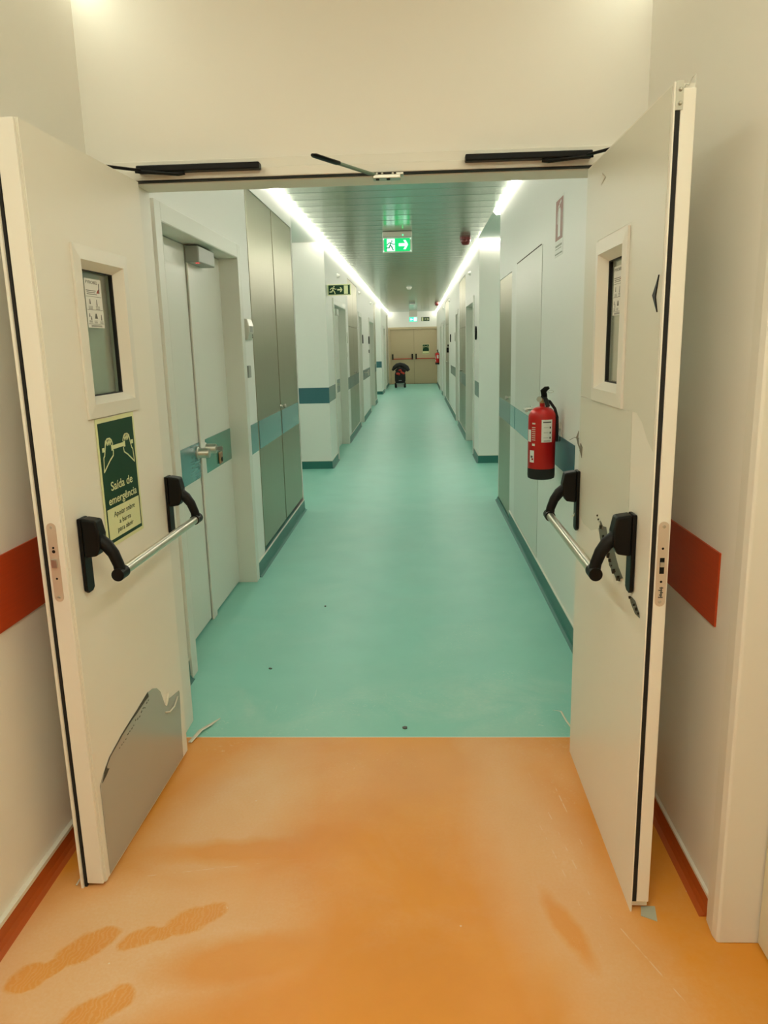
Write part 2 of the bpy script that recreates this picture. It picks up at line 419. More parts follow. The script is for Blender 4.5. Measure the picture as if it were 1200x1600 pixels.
RIGHT_OPEN = [(10.48, 11.92, 2.03), (12.28, 14.02, 2.54, 1), (14.42, 15.08, 2.03), (18.6, 20.8, 2.54, 1), (21.36, 22.52, 2.03), (23.7, 25.2, 2.03)]
wall_y('wall_right', 1, XR, 9.62, YE, RIGHT_OPEN)
for x0, x1, ya, yb in ((-3.6, XL - .2, 9.37, 9.57), (-3.6, XL - .2, 20.4, 20.6), (-3.6, XL - .2, 23.72, 23.92)):
    struct(MB().box(x0, x1, ya, yb, 0, 2.78).build('wall_left', 'wall'))
struct(MB().box(XR + .2, 3.3, 9.62, 9.82, 0, 2.78).build('wall_right', 'wall'))
struct(MB().box(-3.8, -3.6, 6.75, 9.57, 0, 2.78).build('wall_left', 'wall'))
struct(MB().box(-3.8, -3.6, 20.4, 23.92, 0, 2.78).build('wall_left', 'wall'))
struct(MB().box(3.3, 3.5, 7.09, 9.82, 0, 2.78).build('wall_right', 'wall'))
# end wall around the far double door
EX0, EX1, EZ = -1.0, .80, 2.06
struct(MB().box(XL - .2, EX0, YE, YE + .2, 0, 2.78).box(EX1, XR + .25, YE, YE + .2, 0, 2.78).box(EX0, EX1, YE, YE + .2, EZ, 2.78).build('wall_far', 'wall'))

# ---------------------------------------------------------------- skirtings
def skirt_y(name, s, xw, ya, yb, mat='teal_skirt', h=.095, cap=True):
    o = MB().prism([(xw, 0), (xw - s * .028, 0), (xw - s * .014, .006), (xw - s * .008, .02), (xw - s * .006, h), (xw, h)], ya, yb, 'xzy').build(name, mat)
    struct(o)
    if cap:
        c = MB().box(xw, xw - s * .009, ya, yb, h, h + .008).build('cap_strip', 'cap', o)
    return o
def skirt_x(name, yw, xa, xb, mat='teal_skirt', h=.095, dy=-1):
    o = MB().box(xa, xb, yw, yw + dy * .008, 0, h).build(name, mat); struct(o)
    MB().box(xa, xb, yw, yw + dy * .011, h, h + .008).build('cap_strip', 'cap', o)
    return o
skirt_y('baseboard_left', -1, RL, -3, YF, 'orange_skirt', .055)
mb = MB().box(RL, RL + .014, -3, YF, .064, .073).build('trim_4', 'cap'); struct(mb)
skirt_y('baseboard_right', 1, RR, 1.765, YF, 'orange_skirt', .055)
skirt_y('baseboard_left', -1, XL, YB + .01, 3.245)
skirt_y('baseboard_left', -1, XL, 4.82, 6.95)
skirt_y('baseboard_right', 1, XR, YB + .01, 6.33)
skirt_y('baseboard_right', 1, XR, 6.33, 7.29, 'teal_skirt', .03, False)
skirt_x('baseboard_left', 9.37, -3.6, XL + .008)
skirt_x('baseboard_right', 9.62, XR - .008, 3.3)
skirt_x('baseboard_left', 23.72, -3.6, XL + .008)
def gaps(y0, y1, ops):
    r = []; yy = y0
    for a, b_ in sorted(ops):
        if a > yy: r.append((yy, a))
        yy = b_
    if y1 > yy: r.append((yy, y1))
    return r
for a, b_ in gaps(9.37, 20.6, [(10.1, 11.86), (14.40, 15.22), (17.58, 19.46)]): skirt_y('baseboard_left', -1, XL, a, b_)
for a, b_ in gaps(23.72, YE, [(25.12, 26.48)]): skirt_y('baseboard_left', -1, XL, a, b_)
for a, b_ in gaps(9.62, YE, [(10.40, 12.0), (14.34, 15.16), (21.28, 22.6), (23.62, 25.28)]): skirt_y('baseboard_right', 1, XR, a, b_)

# ---------------------------------------------------------------- LED corner strips
def led_y(xw, s, ya, yb, label, mat='led', group='corner light strips'):
    o = MB().prism([(xw, ZC), (xw - s * .030, ZC), (xw - s * .030, ZC - .004), (xw - s * .006, ZC - .032), (xw, ZC - .032)], ya, yb, 'xzy').build('light_strip', mat)
    return tag(o, label, 'light', group)
led_y(RL, -1, -2.9, YF, 'warm white light strip above the orange-banded left wall in front of the open doors', 'ledroom')
led_y(RR, 1, -2.9, YF, 'warm white light strip above the orange-banded right wall in front of the open doors', 'ledroom')
led_y(XL, -1, YB + .02, 20.55, 'long white light strip running along the top of the left corridor wall')
led_y(XL, -1, 23.72, YE, 'short white light strip at the far end of the left corridor wall')
o = MB().prism([(XR, ZC), (XR - .030, ZC), (XR - .030, ZC - .004), (XR - .006, ZC - .032), (XR, ZC - .032)], YB + .02, 7.6, 'xzy')
o.box(XR, 2.2, 7.57, 7.6, ZC - .03, ZC)
tag(o.build('light_strip', 'led'), 'white light strip over the red extinguisher that turns the corner into the right side passage', 'light', 'corner light strips')
o = MB().prism([(XR, ZC), (XR - .030, ZC), (XR - .030, ZC - .004), (XR - .006, ZC - .032), (XR, ZC - .032)], 9.565, YE, 'xzy')
o.box(XR, 2.2, 9.585, 9.62, ZC - .035, ZC)
tag(o.build('light_strip', 'led'), 'long white light strip along the top of the right corridor wall beyond the side passage', 'light', 'corner light strips')
led_y(XL, -1, 20.55, 23.72, 'white light strip crossing over the far left side passage')

def fill_panel(x, y, label, mat):  # added fill light shaped as a ceiling panel, always out of view
    lp = empty('fill_light', (x, y, ZC)); tag(lp, label, 'light')
    MB().box(-.30, .30, -.30, .30, -.012, -.004).build('diffuser', mat, lp)
    MB().box(-.32, .32, -.32, -.30, -.016, 0).box(-.32, .32, .30, .32, -.016, 0).box(-.32, -.30, -.30, .30, -.016, 0).box(.30, .32, -.30, .30, -.016, 0).build('frame', 'cap', lp)
fill_panel(-.17, .35, 'square white fill light panel added out of view over the orange floor', 'panel')
fill_panel(-2.5, 8.1, 'square fill light panel added out of view inside the near left side passage', 'fill_passage')
fill_panel(-2.5, 22.1, 'square fill light panel added out of view inside the far left side passage', 'fill_passage')
# ---------------------------------------------------------------- wall protection bands
TR = [5]
def trim(mb, mat, bev=0):
    o = struct(mb.build('trim_%d' % TR[0], mat, bev=bev)); TR[0] += 1; return o
def band_y(s, xw, ya, yb, z0=.825, z1=1.01, mat='teal_band', th=.004, edge=True):
    o = trim(MB().box(xw, xw - s * th, ya, yb, z0, z1), mat)
    return o
band_y(-1, RL, -3, 2.66, .787, .985, 'orange_band', .005)
band_y(1, RR, 1.865, 2.66, .775, .970, 'orange_band', .005)
band_y(1, XR, 3.74, 4.83, .822, .995, 'teal_band')
band_y(1, XR, 4.87, 6.04, .822, .995, 'teal_film')
band_y(1, XR, 6.07, 6.345, .822, .995, 'teal_film')
band_y(-1, XL, 3.10, 3.235, .79, 1.0, 'teal_film')
band_y(-1, XL, 4.825, 5.075, .822, 1.012, 'teal_film')
trim(MB().box(-3.6, XL, 9.37, 9.366, .815, 1.005), 'teal_band')
trim(MB().box(-3.6, XL, 23.72, 23.716, .815, 1.005), 'teal_band')
trim(MB().box(.80, 3.3, 9.62, 9.616, .815, 1.005), 'teal_band') if False else None
for a, b_ in ((9.38, 10.08), (11.9, 12.33)): band_y(-1, XL, a, b_, mat='grey_teal')
for a, b_ in ((9.66, 10.28), (12.04, 12.26)): band_y(1, XR, a, b_, mat='grey_teal')
band_y(1, XR, 15.35, 17.58, .84, 1.02, 'grey_teal')

# ---------------------------------------------------------------- closed corridor doors
DN = [3]
def closed_door(s, xw, ya, yb, zt=2.03, leaves=1, split=.5, knob=True, band=None, cas=.078, leafmat='leafwhite', knob_y=None):
    """door set back in its opening, casing proud of the wall; s=-1 left wall, +1 right"""
    xi = xw + s * .10
    if leaves == 2:
        ys = ya + (yb - ya) * split; parts = [(ya, ys - .002), (ys + .002, yb)]
    else: parts = [(ya, yb)]
    root = struct(empty('door_%d' % DN[0], (xi, (ya + yb) / 2, 0))); DN[0] += 1
    off = Matrix.Translation((-xi, -(ya + yb) / 2, 0))
    def B(): return MB(off)
    c = B()
    c.box(xw + s * .0, xw - s * .016, ya - cas, ya, .0, zt + cas).box(xw, xw - s * .016, yb, yb + cas, 0, zt + cas).box(xw, xw - s * .016, ya, yb, zt, zt + cas)
    c.box(xw - s * .016, xi + s * .06, ya, ya + .004, 0, zt).box(xw - s * .016, xi + s * .06, yb - .004, yb, 0, zt).box(xw - s * .016, xi + s * .06, ya + .004, yb - .004, zt - .004, zt)
    c.build('door_frame', 'leafwhite', root, bev=.004)
    B().box(xi + s * .05, xi + s * .06, ya + .004, yb - .004, 0, zt).build('back_panel', 'gap', root)
    for i, (a, b_) in enumerate(parts):
        lf = B().box(xi, xi + s * .045, a + .006, b_ - .003, .012, zt - .008).build('door_leaf', leafmat, root, bev=.003)
    return root, xi, off, parts
# first white double door on the left, with knobs, key and lock
root, xi, off, parts = closed_door(-1, XL, 3.33, 4.72, leaves=2, split=.50)
MB(off).box(xi, xi + .012, 4.025, 4.105, .0, 2.022).build('cover_strip', 'leafwhite', root, bev=.004, seg=3)
MB(off).box(xi, xi + .0035, 3.66, 4.02, .822, 1.012).build('kick_band', 'teal_film', root)
MB(off).box(xi, xi + .0035, 4.115, 4.71, .822, 1.012).build('kick_band', 'green_film', root)
for yk, zk in ((3.975, .958), (4.12, .963)):
    kb = MB(off).lathe([(.035, 0), (.035, .006), (.029, .009), (.0265, .012), (.0265, .062), (.024, .066), (.008, .067)], (xi + (.003 if yk < 4.05 else .003), yk, zk), 28, 'x').build('knob', 'chrome', root, smooth=True)
    if yk > 4.1:
        MB(off).box(xi + .07, xi + .084, yk - .002, yk + .002, zk - .009, zk + .009).box(xi + .082, xi + .104, yk - .0025, yk + .0025, zk - .014, zk + .012).build('key', 'greymetal', kb)
mb = MB(off).box(xi + .003, xi + .016, 4.385, 4.45, .835, .905).build('lock_cylinder', plain('bronze_lock', (.40, .24, .14), .35, .6), root, bev=.006)
MB(off).lathe([(.013, 0), (.013, .004)], (xi + .016, 4.42, .86), 16, 'x').build('key_hole', 'black', mb)
mb = MB(off).box(xi + .002, xi + .075, 4.02, 4.33, 1.935, 2.018).build('door_sensor', 'greyplastic', root, bev=.006)
MB(off).lathe([(.012, 0), (.010, .006)], (xi + .055, 4.06, 1.935), 12, 'z').build('indicator_light', 'led_red', mb)
# far left doors
root, xi, off, parts = closed_door(-1, XL, 10.18, 11.78, leaves=2)
MB(off).box(xi, xi + .003, 11.0, 11.7, .822, 1.012).build('kick_band', 'grey_teal', root)
MB(off).lathe([(.03, 0), (.03, .006), (.021, .01), (.021, .06)], (xi + .002, 11.02, .96), 20, 'x').build('knob', 'chrome', root, smooth=True)
MB(off).box(xi, xi + .012, 11.3, 11.36, .88, .96).build('lock_plate', 'greyplastic', root, bev=.004)
MB(off).box(xi + .002, xi + .07, 10.95, 11.2, 1.92, 2.01).build('door_sensor', 'whiteplastic', root, bev=.006)
for a, b_ in ((14.48, 15.14),):
    root, xi, off, parts = closed_door(-1, XL, a, b_)
    MB(off).tube([(xi + .002, a + .1, 1.0), (xi + .05, a + .1, 1.0), (xi + .05, a + .22, 1.0)], .009, 8).build('door_handle', 'chrome', root, smooth=True)
root, xi, off, parts = closed_door(-1, XL, 17.66, 19.38, leaves=2)
MB(off).tube([(xi + .002, 18.1, .93), (xi + .06, 18.1, .93), (xi + .06, 18.1, 1.08), (xi + .002, 18.1, 1.08)], .009, 8).build('door_handle', 'chrome', root, smooth=True)
closed_door(-1, XL, 25.2, 26.4, leaves=2)
# far right doors
root, xi, off, parts = closed_door(1, XR, 10.48, 11.92, leaves=2)
MB(off).tube([(xi - .002, 10.75, .98), (xi - .055, 10.75, .98), (xi - .055, 10.9, .98)], .010, 8).build('door_handle', 'chrome', root, smooth=True)
MB(off).box(xi - .012, xi, 10.72, 10.78, .86, .93).build('lock_plate', 'greyplastic', root, bev=.004)
closed_door(1, XR, 14.42, 15.08)
closed_door(1, XR, 21.36, 22.52)
closed_door(1, XR, 23.7, 25.2, leaves=2)
# flush white service door on the near right wall (thin dark joint round it)
root = struct(empty('door_%d' % DN[0], (XR, 5.45, 0))); DN[0] += 1; off = Matrix.Translation((-XR, -5.45, 0))
MB(off).box(XR, XR - .0012, 4.856, 6.053, .105, 2.072).build('joint', 'groove', root); MB(off).box(XR, XR - .0030, 4.90, 6.04, 2.0705, 2.078).build('top_joint', 'gap', root)
MB(off).box(XR - .0005, XR - .0028, 4.860, 6.050, .110, 2.070).build('door_leaf', 'leafwhite', root)
MB(off).lathe([(.022, XR - .009), (.022, XR - .002)], (0, 5.16, 1.055), 20, 'x').build('lever_rose', 'chrome', root)
MB(off).tube([(XR - .006, 5.16, 1.055), (XR - .05, 5.16, 1.055), (XR - .056, 5.145, 1.055), (XR - .056, 5.03, 1.055)], .010, 12).build('door_handle', 'chrome', root, smooth=True)
# doorway at the right edge of the near room
root = struct(empty('door_%d' % DN[0], (.835, .8, 0))); DN[0] += 1; off = Matrix.Translation((-.835, -.8, 0))
c = MB(off)
c.prism([(.738, 1.678), (.742, 1.674), (.86, 1.674), (.86, 1.70), (.755, 1.70), (.755, 1.765), (.748, 1.765), (.740, 1.750), (.735, 1.70)], 0, 2.74, 'xyz')
c.build('door_frame', 'frame', root, bev=.003)
MB(off).box(.838, .878, .3, 1.670, .008, 2.10).build('door_leaf', plain('cream_door_laminate', (.70, .66, .50), .4), root)
MB(off).box(.86, .9, -3, .3, 0, 2.12).build('side_panel', 'leafwhite', root)

# ---------------------------------------------------------------- steel cupboards
def cupboard(s, xw, ya, yb, z0, z1, label, nd=2, knobs=True, joints=(), band=None, g=.014, group=None):
    root = empty('steel_cupboard', (xw + s * .05, (ya + yb) / 2, z0)); tag(root, label, 'cupboard', group)
    off = Matrix.Translation((-(xw + s * .05), -(ya + yb) / 2, -z0))
    MB(off).box(xw + s * .014, xw + s * .19, ya, yb, z0, z1).build('carcass', plain('cupboard_edge_brown', (.22, .17, .11), .5), root)
    n = nd; wd = (yb - ya - g * (n + 1)) / n
    for i in range(n):
        a = ya + g + i * (wd + g); b_ = a + wd
        zs = [z0] + list(joints) + [z1]
        for k in range(len(zs) - 1):
            MB(off).box(xw + s * .002, xw + s * .014, a, b_, zs[k] + .004, zs[k + 1] - .003).build('door', 'steel', root, bev=.0025)
        if band:
            MB(off).box(xw + s * .0025, xw - s * .0005, a + .01, b_ - .01, *band).build('protection_band', 'teal_film' if s < 0 and ya < 9 else 'grey_teal', root)
    if knobs:
        yk = ya + g + wd + (g / 2 if n == 2 else -wd + .02)
        MB(off).lathe([(.012, 0), (.012, -s * .012), (.008, -s * .02), (.016, -s * .034), (.016, -s * .044), (.008, -s * .048)], (xw + s * .004, yk, 1.045), 18, 'x').build('knob', 'chrome', root, smooth=True)
    return root
cupboard(-1, XL, 5.09, 6.92, .125, 2.51, 'tall two-door brushed steel wall cupboard beside the first white double door', band=(.822, 1.012), g=.032)
cupboard(1, XR, 6.37, 7.26, .035, 2.05, 'brushed steel wall cupboard behind the red extinguisher at the passage corner', nd=1, band=(.822, .995))
cupboard(-1, XL, 12.36, 14.30, .10, 2.54, 'steel wall cupboard just past the green running man wall sign', joints=(1.80,), band=(.822, 1.012))
cupboard(-1, XL, 19.66, 20.52, .10, 2.54, 'steel wall cupboard on the left just before the far side passage', nd=2, joints=(1.92,), band=(.822, 1.012), knobs=False)
cupboard(-1, XL, 27.9, 29.0, .10, 2.54, 'steel wall cupboard on the left nearest the beige end doors', nd=2, joints=(1.92,), knobs=False)
cupboard(1, XR, 12.28, 14.02, .06, 2.54, 'steel wall cupboard on the right between two white doors', nd=2, joints=(1.75,), band=(.822, 1.012))
cupboard(1, XR, 18.6, 20.8, .06, 2.54, 'steel wall cupboard on the right, the one nearer the beige end doors', nd=2, joints=(1.95,), band=None)

# ---------------------------------------------------------------- the two open fire door leaves
HANDS = None
LH = [(.355, .757), (.34, .715), (.239, .682), (.058, .603), (.078, .718), (.106, .732), (.137, .786), (.150, .822), (.161, .845), (.21, .862), (.281, .862), (.325, .845), (.345, .820), (.350, .808)]
def picto_hands(mb, W, H, ox, oy):
    """outline of two hands gripping a bar, in green-field coordinates"""
    lw = .0042 * W / .248
    for sg in (0, 1):
        X = (lambda x: x) if not sg else (lambda x: 1.0 - x)
        mb.strip([(ox + X(a) * W, oy + b_ * H) for a, b_ in LH], lw)
        mb.strip([(ox + X(a) * W, oy + b_ * H) for a, b_ in ((.161, .819), (.190, .850), (.205, .812), (.238, .850), (.248, .812), (.280, .850), (.290, .812), (.318, .845))], lw * .9)
    return mb
def draw_exit_sign(parent, base, w_, h_):
    """emergency exit plate, base matrix origin at its lower left corner"""
    MB(base).box(0, w_, 0, h_, 0, .0012).build('sign_plate', 'sign_cream', parent)
    MB(base @ Matrix.Translation((0, 0, .0012))).box(.012 * w_ / .27, w_ - .012 * w_ / .27, .011, h_ - .013, 0, .0004).build('green_field', 'sign_green', parent)
    b2 = base @ Matrix.Translation((0, 0, .0016))
    mb = MB(b2); s_ = w_ / .27
    mb.box(.012 * s_ + .028 * .248 * s_, .012 * s_ + .962 * .248 * s_, .011 + .030 * (h_ - .024), .011 + .288 * (h_ - .024), 0, .0004).build('yellow_field', 'sign_cream', parent)
    W, H = .248 * s_, h_ - .024; ox, oy = .012 * s_, .011
    mb = MB(b2); picto_hands(mb, W, H, ox, oy); mb.build('hand_outlines', 'sign_cream', parent)
    mb = MB(b2)
    def ub(u0, u1, v0, v1): mb.box(ox + u0 * W, ox + u1 * W, oy + v0 * H, oy + v1 * H, 0, .0006)
    ub(.335, .675, .765, .798); ub(.305, .345, .757, .806); ub(.665, .705, .757, .806); ub(.058, .116, .764, .799); ub(.884, .948, .764, .799)
    mb.build('bar_pictogram', 'sign_cream', parent)
    if w_ > .268:
        for t_, cu_, cv_, wu, hv, c_, bd in (('Saída de', .50, .467, .63, .075, 'sign_cream', .010), ('emergência', .503, .340, .82, .088, 'sign_cream', .010),
                                       ('Apoiar sobre', .50, .222, .62, .060, 'sign_ink', .0), ('a barra', .495, .155, .34, .042, 'sign_ink', .0), ('para abrir', .493, .082, .46, .056, 'sign_ink', .0)):
            text(t_, 'lettering', c_, parent, b2, ox + cu_ * W, oy + cv_ * H, width=wu * W, height=hv * H, bold=bd, lift=.0010)
def fire_door(A, B_, out, H, label, kind):
    """A: floor point at the free edge, B_: at the hinge; out=+1 if local +Y faces the corridor centre"""
    A = Vector((*A, 0)); B_ = Vector((*B_, 0)); u = (B_ - A); Lw = u.length; u.normalize()
    m_ = basis(A, u, Vector((0, 0, 1)).cross(u))
    root = empty('fire_door', mat=m_); tag(root, label, 'door')
    o = out
    wz0, wz1, wu0, wu1 = 1.355, 1.745, (.245, .527) if kind == 'L' else (.33, .605), 0
    wu0, wu1 = wu0
    gz0, gz1 = 1.335, 1.765
    # slab with a window hole: four blocks welded as one mesh
    t0, t1 = -o * .0, -o * .055
    f0 = .012
    if kind == 'L': s0, s1 = 0, -o * .050
    else: s0, s1 = -o * .004, -o * .047
    mb = MB()
    for a, b_, c, d in ((f0, wu0, .01, H), (wu1, Lw, .01, H), (wu0, wu1, .01, wz0), (wu0, wu1, wz1, H)):
        mb.box(a, b_, s0, s1, c, d)
    slab = mb.build('door_slab', 'leaf', root)
    if kind == 'L':
        MB().box(0, f0, -o * .002, -o * .049, .012, H - .002).build('edge_plate', 'leaf', root, bev=.002)
        MB().box(.001, .012, -o * .0515, -o * .059, .0, H).build('edge_seal', 'rubber', root)
        MB().box(-.006, Lw, -o * .059, -o * .066, .0, H).build('overlap_flange', 'leaf', root)
        MB().box(.012, .022, o * .0005, o * .003, .012, H).build('edge_bead', 'leaf', root, bev=.001)
    else:
        MB().box(0, f0, -o * .0155, -o * .047, .03, H - .012).build('edge_plate', 'leaf', root, bev=.002)
        MB().box(.002, .012, -o * .003, -o * .015, .03, 1.972).build('edge_seal', 'rubber', root)
        mp_ = MB().box(-.001, .012, -o * .004, -o * .020, 1.972, H + .002).build('edge_bracket', 'silver', root)
        for zz in (1.985, 2.012):
            MB().lathe([(.0045, 0), (.0042, -.003), (.002, -.005)], (-.001, -o * .013, zz), 14, 'x').build('screw', 'chrome', mp_, smooth=True)
        MB().tube([(.006, -o * .022, H - .012), (.006, -o * .026, H - .004), (.006, -o * .032, H - .006), (.006, -o * .038, H + .008), (.006, -o * .045, H + .016), (.006, -o * .046, H - .004)], .0012, 6).build('bent_wire', 'chrome', root)
        MB().prism([(.0, .0), (Lw, .004), (Lw, H), (.0, H)], 0, -o * .0035, 'xzy') if False else None
        mb = MB()
        for a, b_, c, d in ((0, wu0, .0, H), (wu1, Lw, .0, H), (wu0, wu1, .0, wz0), (wu0, wu1, wz1, H)):
            mb.box(a, b_, 0, -o * .0038, c, d)
        mb.build('face_sheet', 'leaf', root)
    # window frame (mitred, bevelled), rubber gasket and pane
    fw = .038; e = .006
    fo0, fo1, fz0, fz1 = wu0 - fw, wu1 + fw + (0 if kind == 'L' else 0), wz0 - fw, wz1 + fw
    def ring(mb, a0, a1, c0, c1, ya, b0, b1, d0, d1, yb):
        vs = [(a0, ya, c0), (a1, ya, c0), (a1, ya, c1), (a0, ya, c1), (b0, yb, d0), (b1, yb, d0), (b1, yb, d1), (b0, yb, d1)]
        mb.add(vs, [(i, (i + 1) % 4, 4 + (i + 1) % 4, 4 + i) for i in range(4)])
    mb = MB()
    ring(mb, fo0, fo1, fz0, fz1, o * .0005, fo0, fo1, fz0, fz1, o * .007)
    ring(mb, fo0, fo1, fz0, fz1, o * .007, wu0, wu1, wz0, wz1, o * .010)
    ring(mb, wu0, wu1, wz0, wz1, o * .010, wu0 + .022, wu1 - .022, wz0 + .020, wz1 - .020, -o * .018)
    ring(mb, wu0 + .022, wu1 - .022, wz0 + .020, wz1 - .020, -o * .018, wu0 + .022, wu1 - .022, wz0 + .020, wz1 - .020, -o * .045)
    wf = mb.build('window_frame', 'frame', root)
    mb = MB()
    ring(mb, wu0 + .022, wu1 - .022, wz0 + .020, wz1 - .020, -o * .019, wu0 + .028, wu1 - .028, wz0 + .024, wz1 - .024, -o * .021)
    ring(mb, wu0 + .023, wu1 - .023, wz0 + .021, wz1 - .021, -o * .021, wu0 + .023, wu1 - .023, wz0 + .021, wz1 - .021, -o * .035)
    mb.build('gasket', 'rubber', wf)
    MB().box(wu0 + .018, wu1 - .018, -o * .030, -o * .036, wz0 + .016, wz1 - .016).build('glass_pane', 'glass', root)
    # leaflet stuck on the glass
    if kind == 'L': base = basis((.335, o * -.0295, 1.568), (1, 0, 0), (0, 0, 1)); lw_, lh_ = .107, .137
    else: base = basis((.560, o * -.0295, 1.568), (-1, 0, 0), (0, 0, 1)); lw_, lh_ = .107, .137
    lf = MB(base).box(0, lw_, 0, lh_, 0, .0004).build('leaflet', 'paper', root)
    b2 = base @ Matrix.Translation((0, 0, .0004)); mb = MB(b2)
    for zz in (.103, .098, .093): mb.box(.006 + (.004 if zz < .1 else 0), .062 + random.uniform(0, .02), zz, zz + .0018, 0, .0003)
    for zz in (.087, .050, .010): mb.box(.004, .103, zz, zz + .001, 0, .0003)
    for k in range(3):
        mb.box(.02, .09, .006 - k * .0018, .007 - k * .0018, 0, .0003)
    for xx, yy, ww, hh in ((.022, .066, .007, .014), (.066, .062, .006, .018), (.012, .030, .006, .010), (.022, .022, .006, .010), (.048, .026, .018, .014), (.088, .022, .006, .016)):
        mb.prism([(xx, yy), (xx + ww, yy), (xx + ww * .7, yy + hh), (xx + ww * .3, yy + hh)], 0, .0003)
    for xx in (.014, .060):
        for k in range(3): mb.box(xx, xx + .026, .052 + k * .0035, .0532 + k * .0035, 0, .0003)
    for xx in (.010, .042, .080):
        for k in range(3): mb.box(xx, xx + .020, .013 + k * .003, .014 + k * .003, 0, .0003)
    mb.prism([(.088, .098), (.093, .098), (.094, .126), (.090, .126)], 0, .0003)
    mb.build('leaflet_print', 'ink', lf)
    MB(b2).prism([(.072, .098), (.087, .098), (.088, .110), (.082, .106)], 0, .0003).build('red_print', 'redprint', lf)
    text('PYROBEL', 'leaflet_lettering', 'ink', lf, b2, .046, .127, width=.076, height=.0085, lift=.0003)
    # push bar
    barz = .915; off_ = .095
    m0, m1 = (.098, .755) if kind == 'L' else (.130, .805)
    for i, um in enumerate((m0, m1)):
        hw = .023
        mb = MB().prism([(um - hw, .865), (um - hw, 1.066), (um + hw, 1.066), (um + hw, .865), (um + hw - .012, .857), (um - hw + .012, .857)], o * .001, o * .012, 'xzy')
        mnt = mb.build('bar_mount', 'black', root, bev=.003)
        MB().prism([(o * .012, 1.066), (o * .052, 1.060), (o * .060, 1.02), (o * .058, .985), (o * .046, .962), (o * .012, .957)], um - hw, um + hw, 'yzx').build('mount_housing', 'black', mnt, bev=.006, seg=3)
        # curved arm from the housing out and down to the bar
        path = [(um, o * .045, 1.005), (um, o * .068, .988), (um, o * .084, .965), (um, o * .095, .935), (um, o * .100, .905)]
        MB().tube(path, [(.018, .020), (.018, .018), (.017, .016), (.016, .015), (.017, .016)], 14).build('bar_arm', 'black', mnt, smooth=True)
        MB().lathe([(.0175, um - .022), (.0175, um + .022)], (0, o * .099, .910), 20, 'x').build('bar_collar', 'black', mnt, smooth=True)
    MB().lathe([(.0135, m0 + .02), (.0135, m1 - .02)], (0, o * .099, .910), 24, 'x').build('push_bar', 'bar', root, smooth=True)
    # lock plate on the free edge
    yc = -o * (.029 if kind == 'L' else .031); zl0, zl1 = .862, 1.074
    arc = [(yc + .0125 * math.cos(t), zl1 - .0125 + .0125 * math.sin(t)) for t in [PI * k / 10 for k in range(11)]] + \
          [(yc + .0125 * math.cos(t), zl0 + .0125 + .0125 * math.sin(t)) for t in [PI + PI * k / 10 for k in range(11)]]
    lp = MB().prism(arc, -.0015, .001, 'yzx').build('lock_plate', 'steel_lock', root)
    for zz in (1.062, .874):
        MB().lathe([(.004, -.0015), (.003, -.0025)], (0, yc, zz), 14, 'x').build('screw', 'chrome', lp)
    for zz in (1.008, .925):
        MB().lathe([(.003, -.0015), (.003, -.0019)], (0, yc, zz), 14, 'x').build('screw_hole', 'black', lp)
    if kind == 'L':
        MB().box(-.006, -.0015, yc - .007, yc + .008, .955, .978).build('latch', 'chrome', lp, bev=.001)
        MB().lathe([(.0045, -.0015), (.0045, -.0019)], (0, yc, .998), 14, 'x').build('screw_hole', 'black', lp)
    else:
        MB().box(-.002, -.0015, yc - .0055, yc + .0055, .945, .985).build('latch_slot', 'black', lp)
        MB().box(-.007, -.002, yc - .004, yc + .0055, .963, .975).build('latch', 'chrome', lp, bev=.001)
        mb = MB()
        for k in range(5): mb.box(-.0021, -.0015, yc - .006 + (k % 2) * .002, yc + .005 - (k % 3) * .002, .884 + k * .006, .887 + k * .006)
        mb.box(-.0021, -.0015, yc - .003, yc, .884, .912); mb.build('engraved_marks', 'ink', lp)
    return root, Lw
# left leaf
rootL, LwL = fire_door((-.915, 1.854), (-.893, 2.591), -1, 2.033, 'open left fire door leaf with green emergency exit sign and silver push bar', 'L')
# sign on the left leaf (its own thing)
AL = rootL.matrix_world
sb = AL @ basis((.243, -.0012, .935), (1, 0, 0), (0, 0, 1))
sg = empty('exit_sign', mat=sb); tag(sg, 'green and cream emergency exit sign with two hands on the open left door', 'sign')
draw_exit_sign(sg, Matrix(), .272, .378)
# torn protective film low on the left leaf: lower grey sheet left bare
poly = [(.040, .014), (.684, .014), (.690, .120), (.701, .226), (.704, .262), (.700, .273), (.602, .290), (.585, .285), (.575, .274), (.559, .285), (.545, .315), (.528, .352), (.500, .378), (.466, .393), (.422, .400), (.332, .386), (.204, .368), (.112, .347), (.067, .321), (.040, .300)]
MB().prism(poly, -.0005, -.0015, 'xzy').build('bare_grey_patch', 'grey_film', rootL)
mb = MB()
ring_ = [(.067, .321), (.112, .347), (.204, .368), (.280, .380), (.332, .386), (.385, .396), (.422, .402)]
for i in range(len(ring_) - 1):
    a, b_ = ring_[i], ring_[i + 1]
    t = (i + .5) / (len(ring_) - 1); wd = .003 + .016 * t * t
    mb.prism([a, b_, (b_[0] + .004, b_[1] - (.003 + .016 * ((i + 1) / 6) ** 2)), (a[0] + .004, a[1] - wd * .8)], -.0016, -.0022, 'xzy')
mb.prism([(.052, .300), (.085, .335), (.092, .322), (.104, .316), (.080, .306)], -.0016, -.0024, 'xzy')
mb.build('dark_tear', plain('torn_edge_dark', (.05, .045, .035), .6), rootL)
mb = MB(); random.seed(3)
for k in range(16):
    t = k / 15; x = .18 + .24 * t; z = .350 + .034 * t - .010
    w_ = random.uniform(.002, .010); z -= random.uniform(0, .010); mb.prism([(x, z), (x + w_, z + .002), (x + w_ * .8, z + random.uniform(.002, .006)), (x - .001, z + .003)], -.0016, -.0025, 'xzy')
mb.build('torn_fringe', plain('torn_fringe_brown', (.07, .065, .05), .6), rootL)
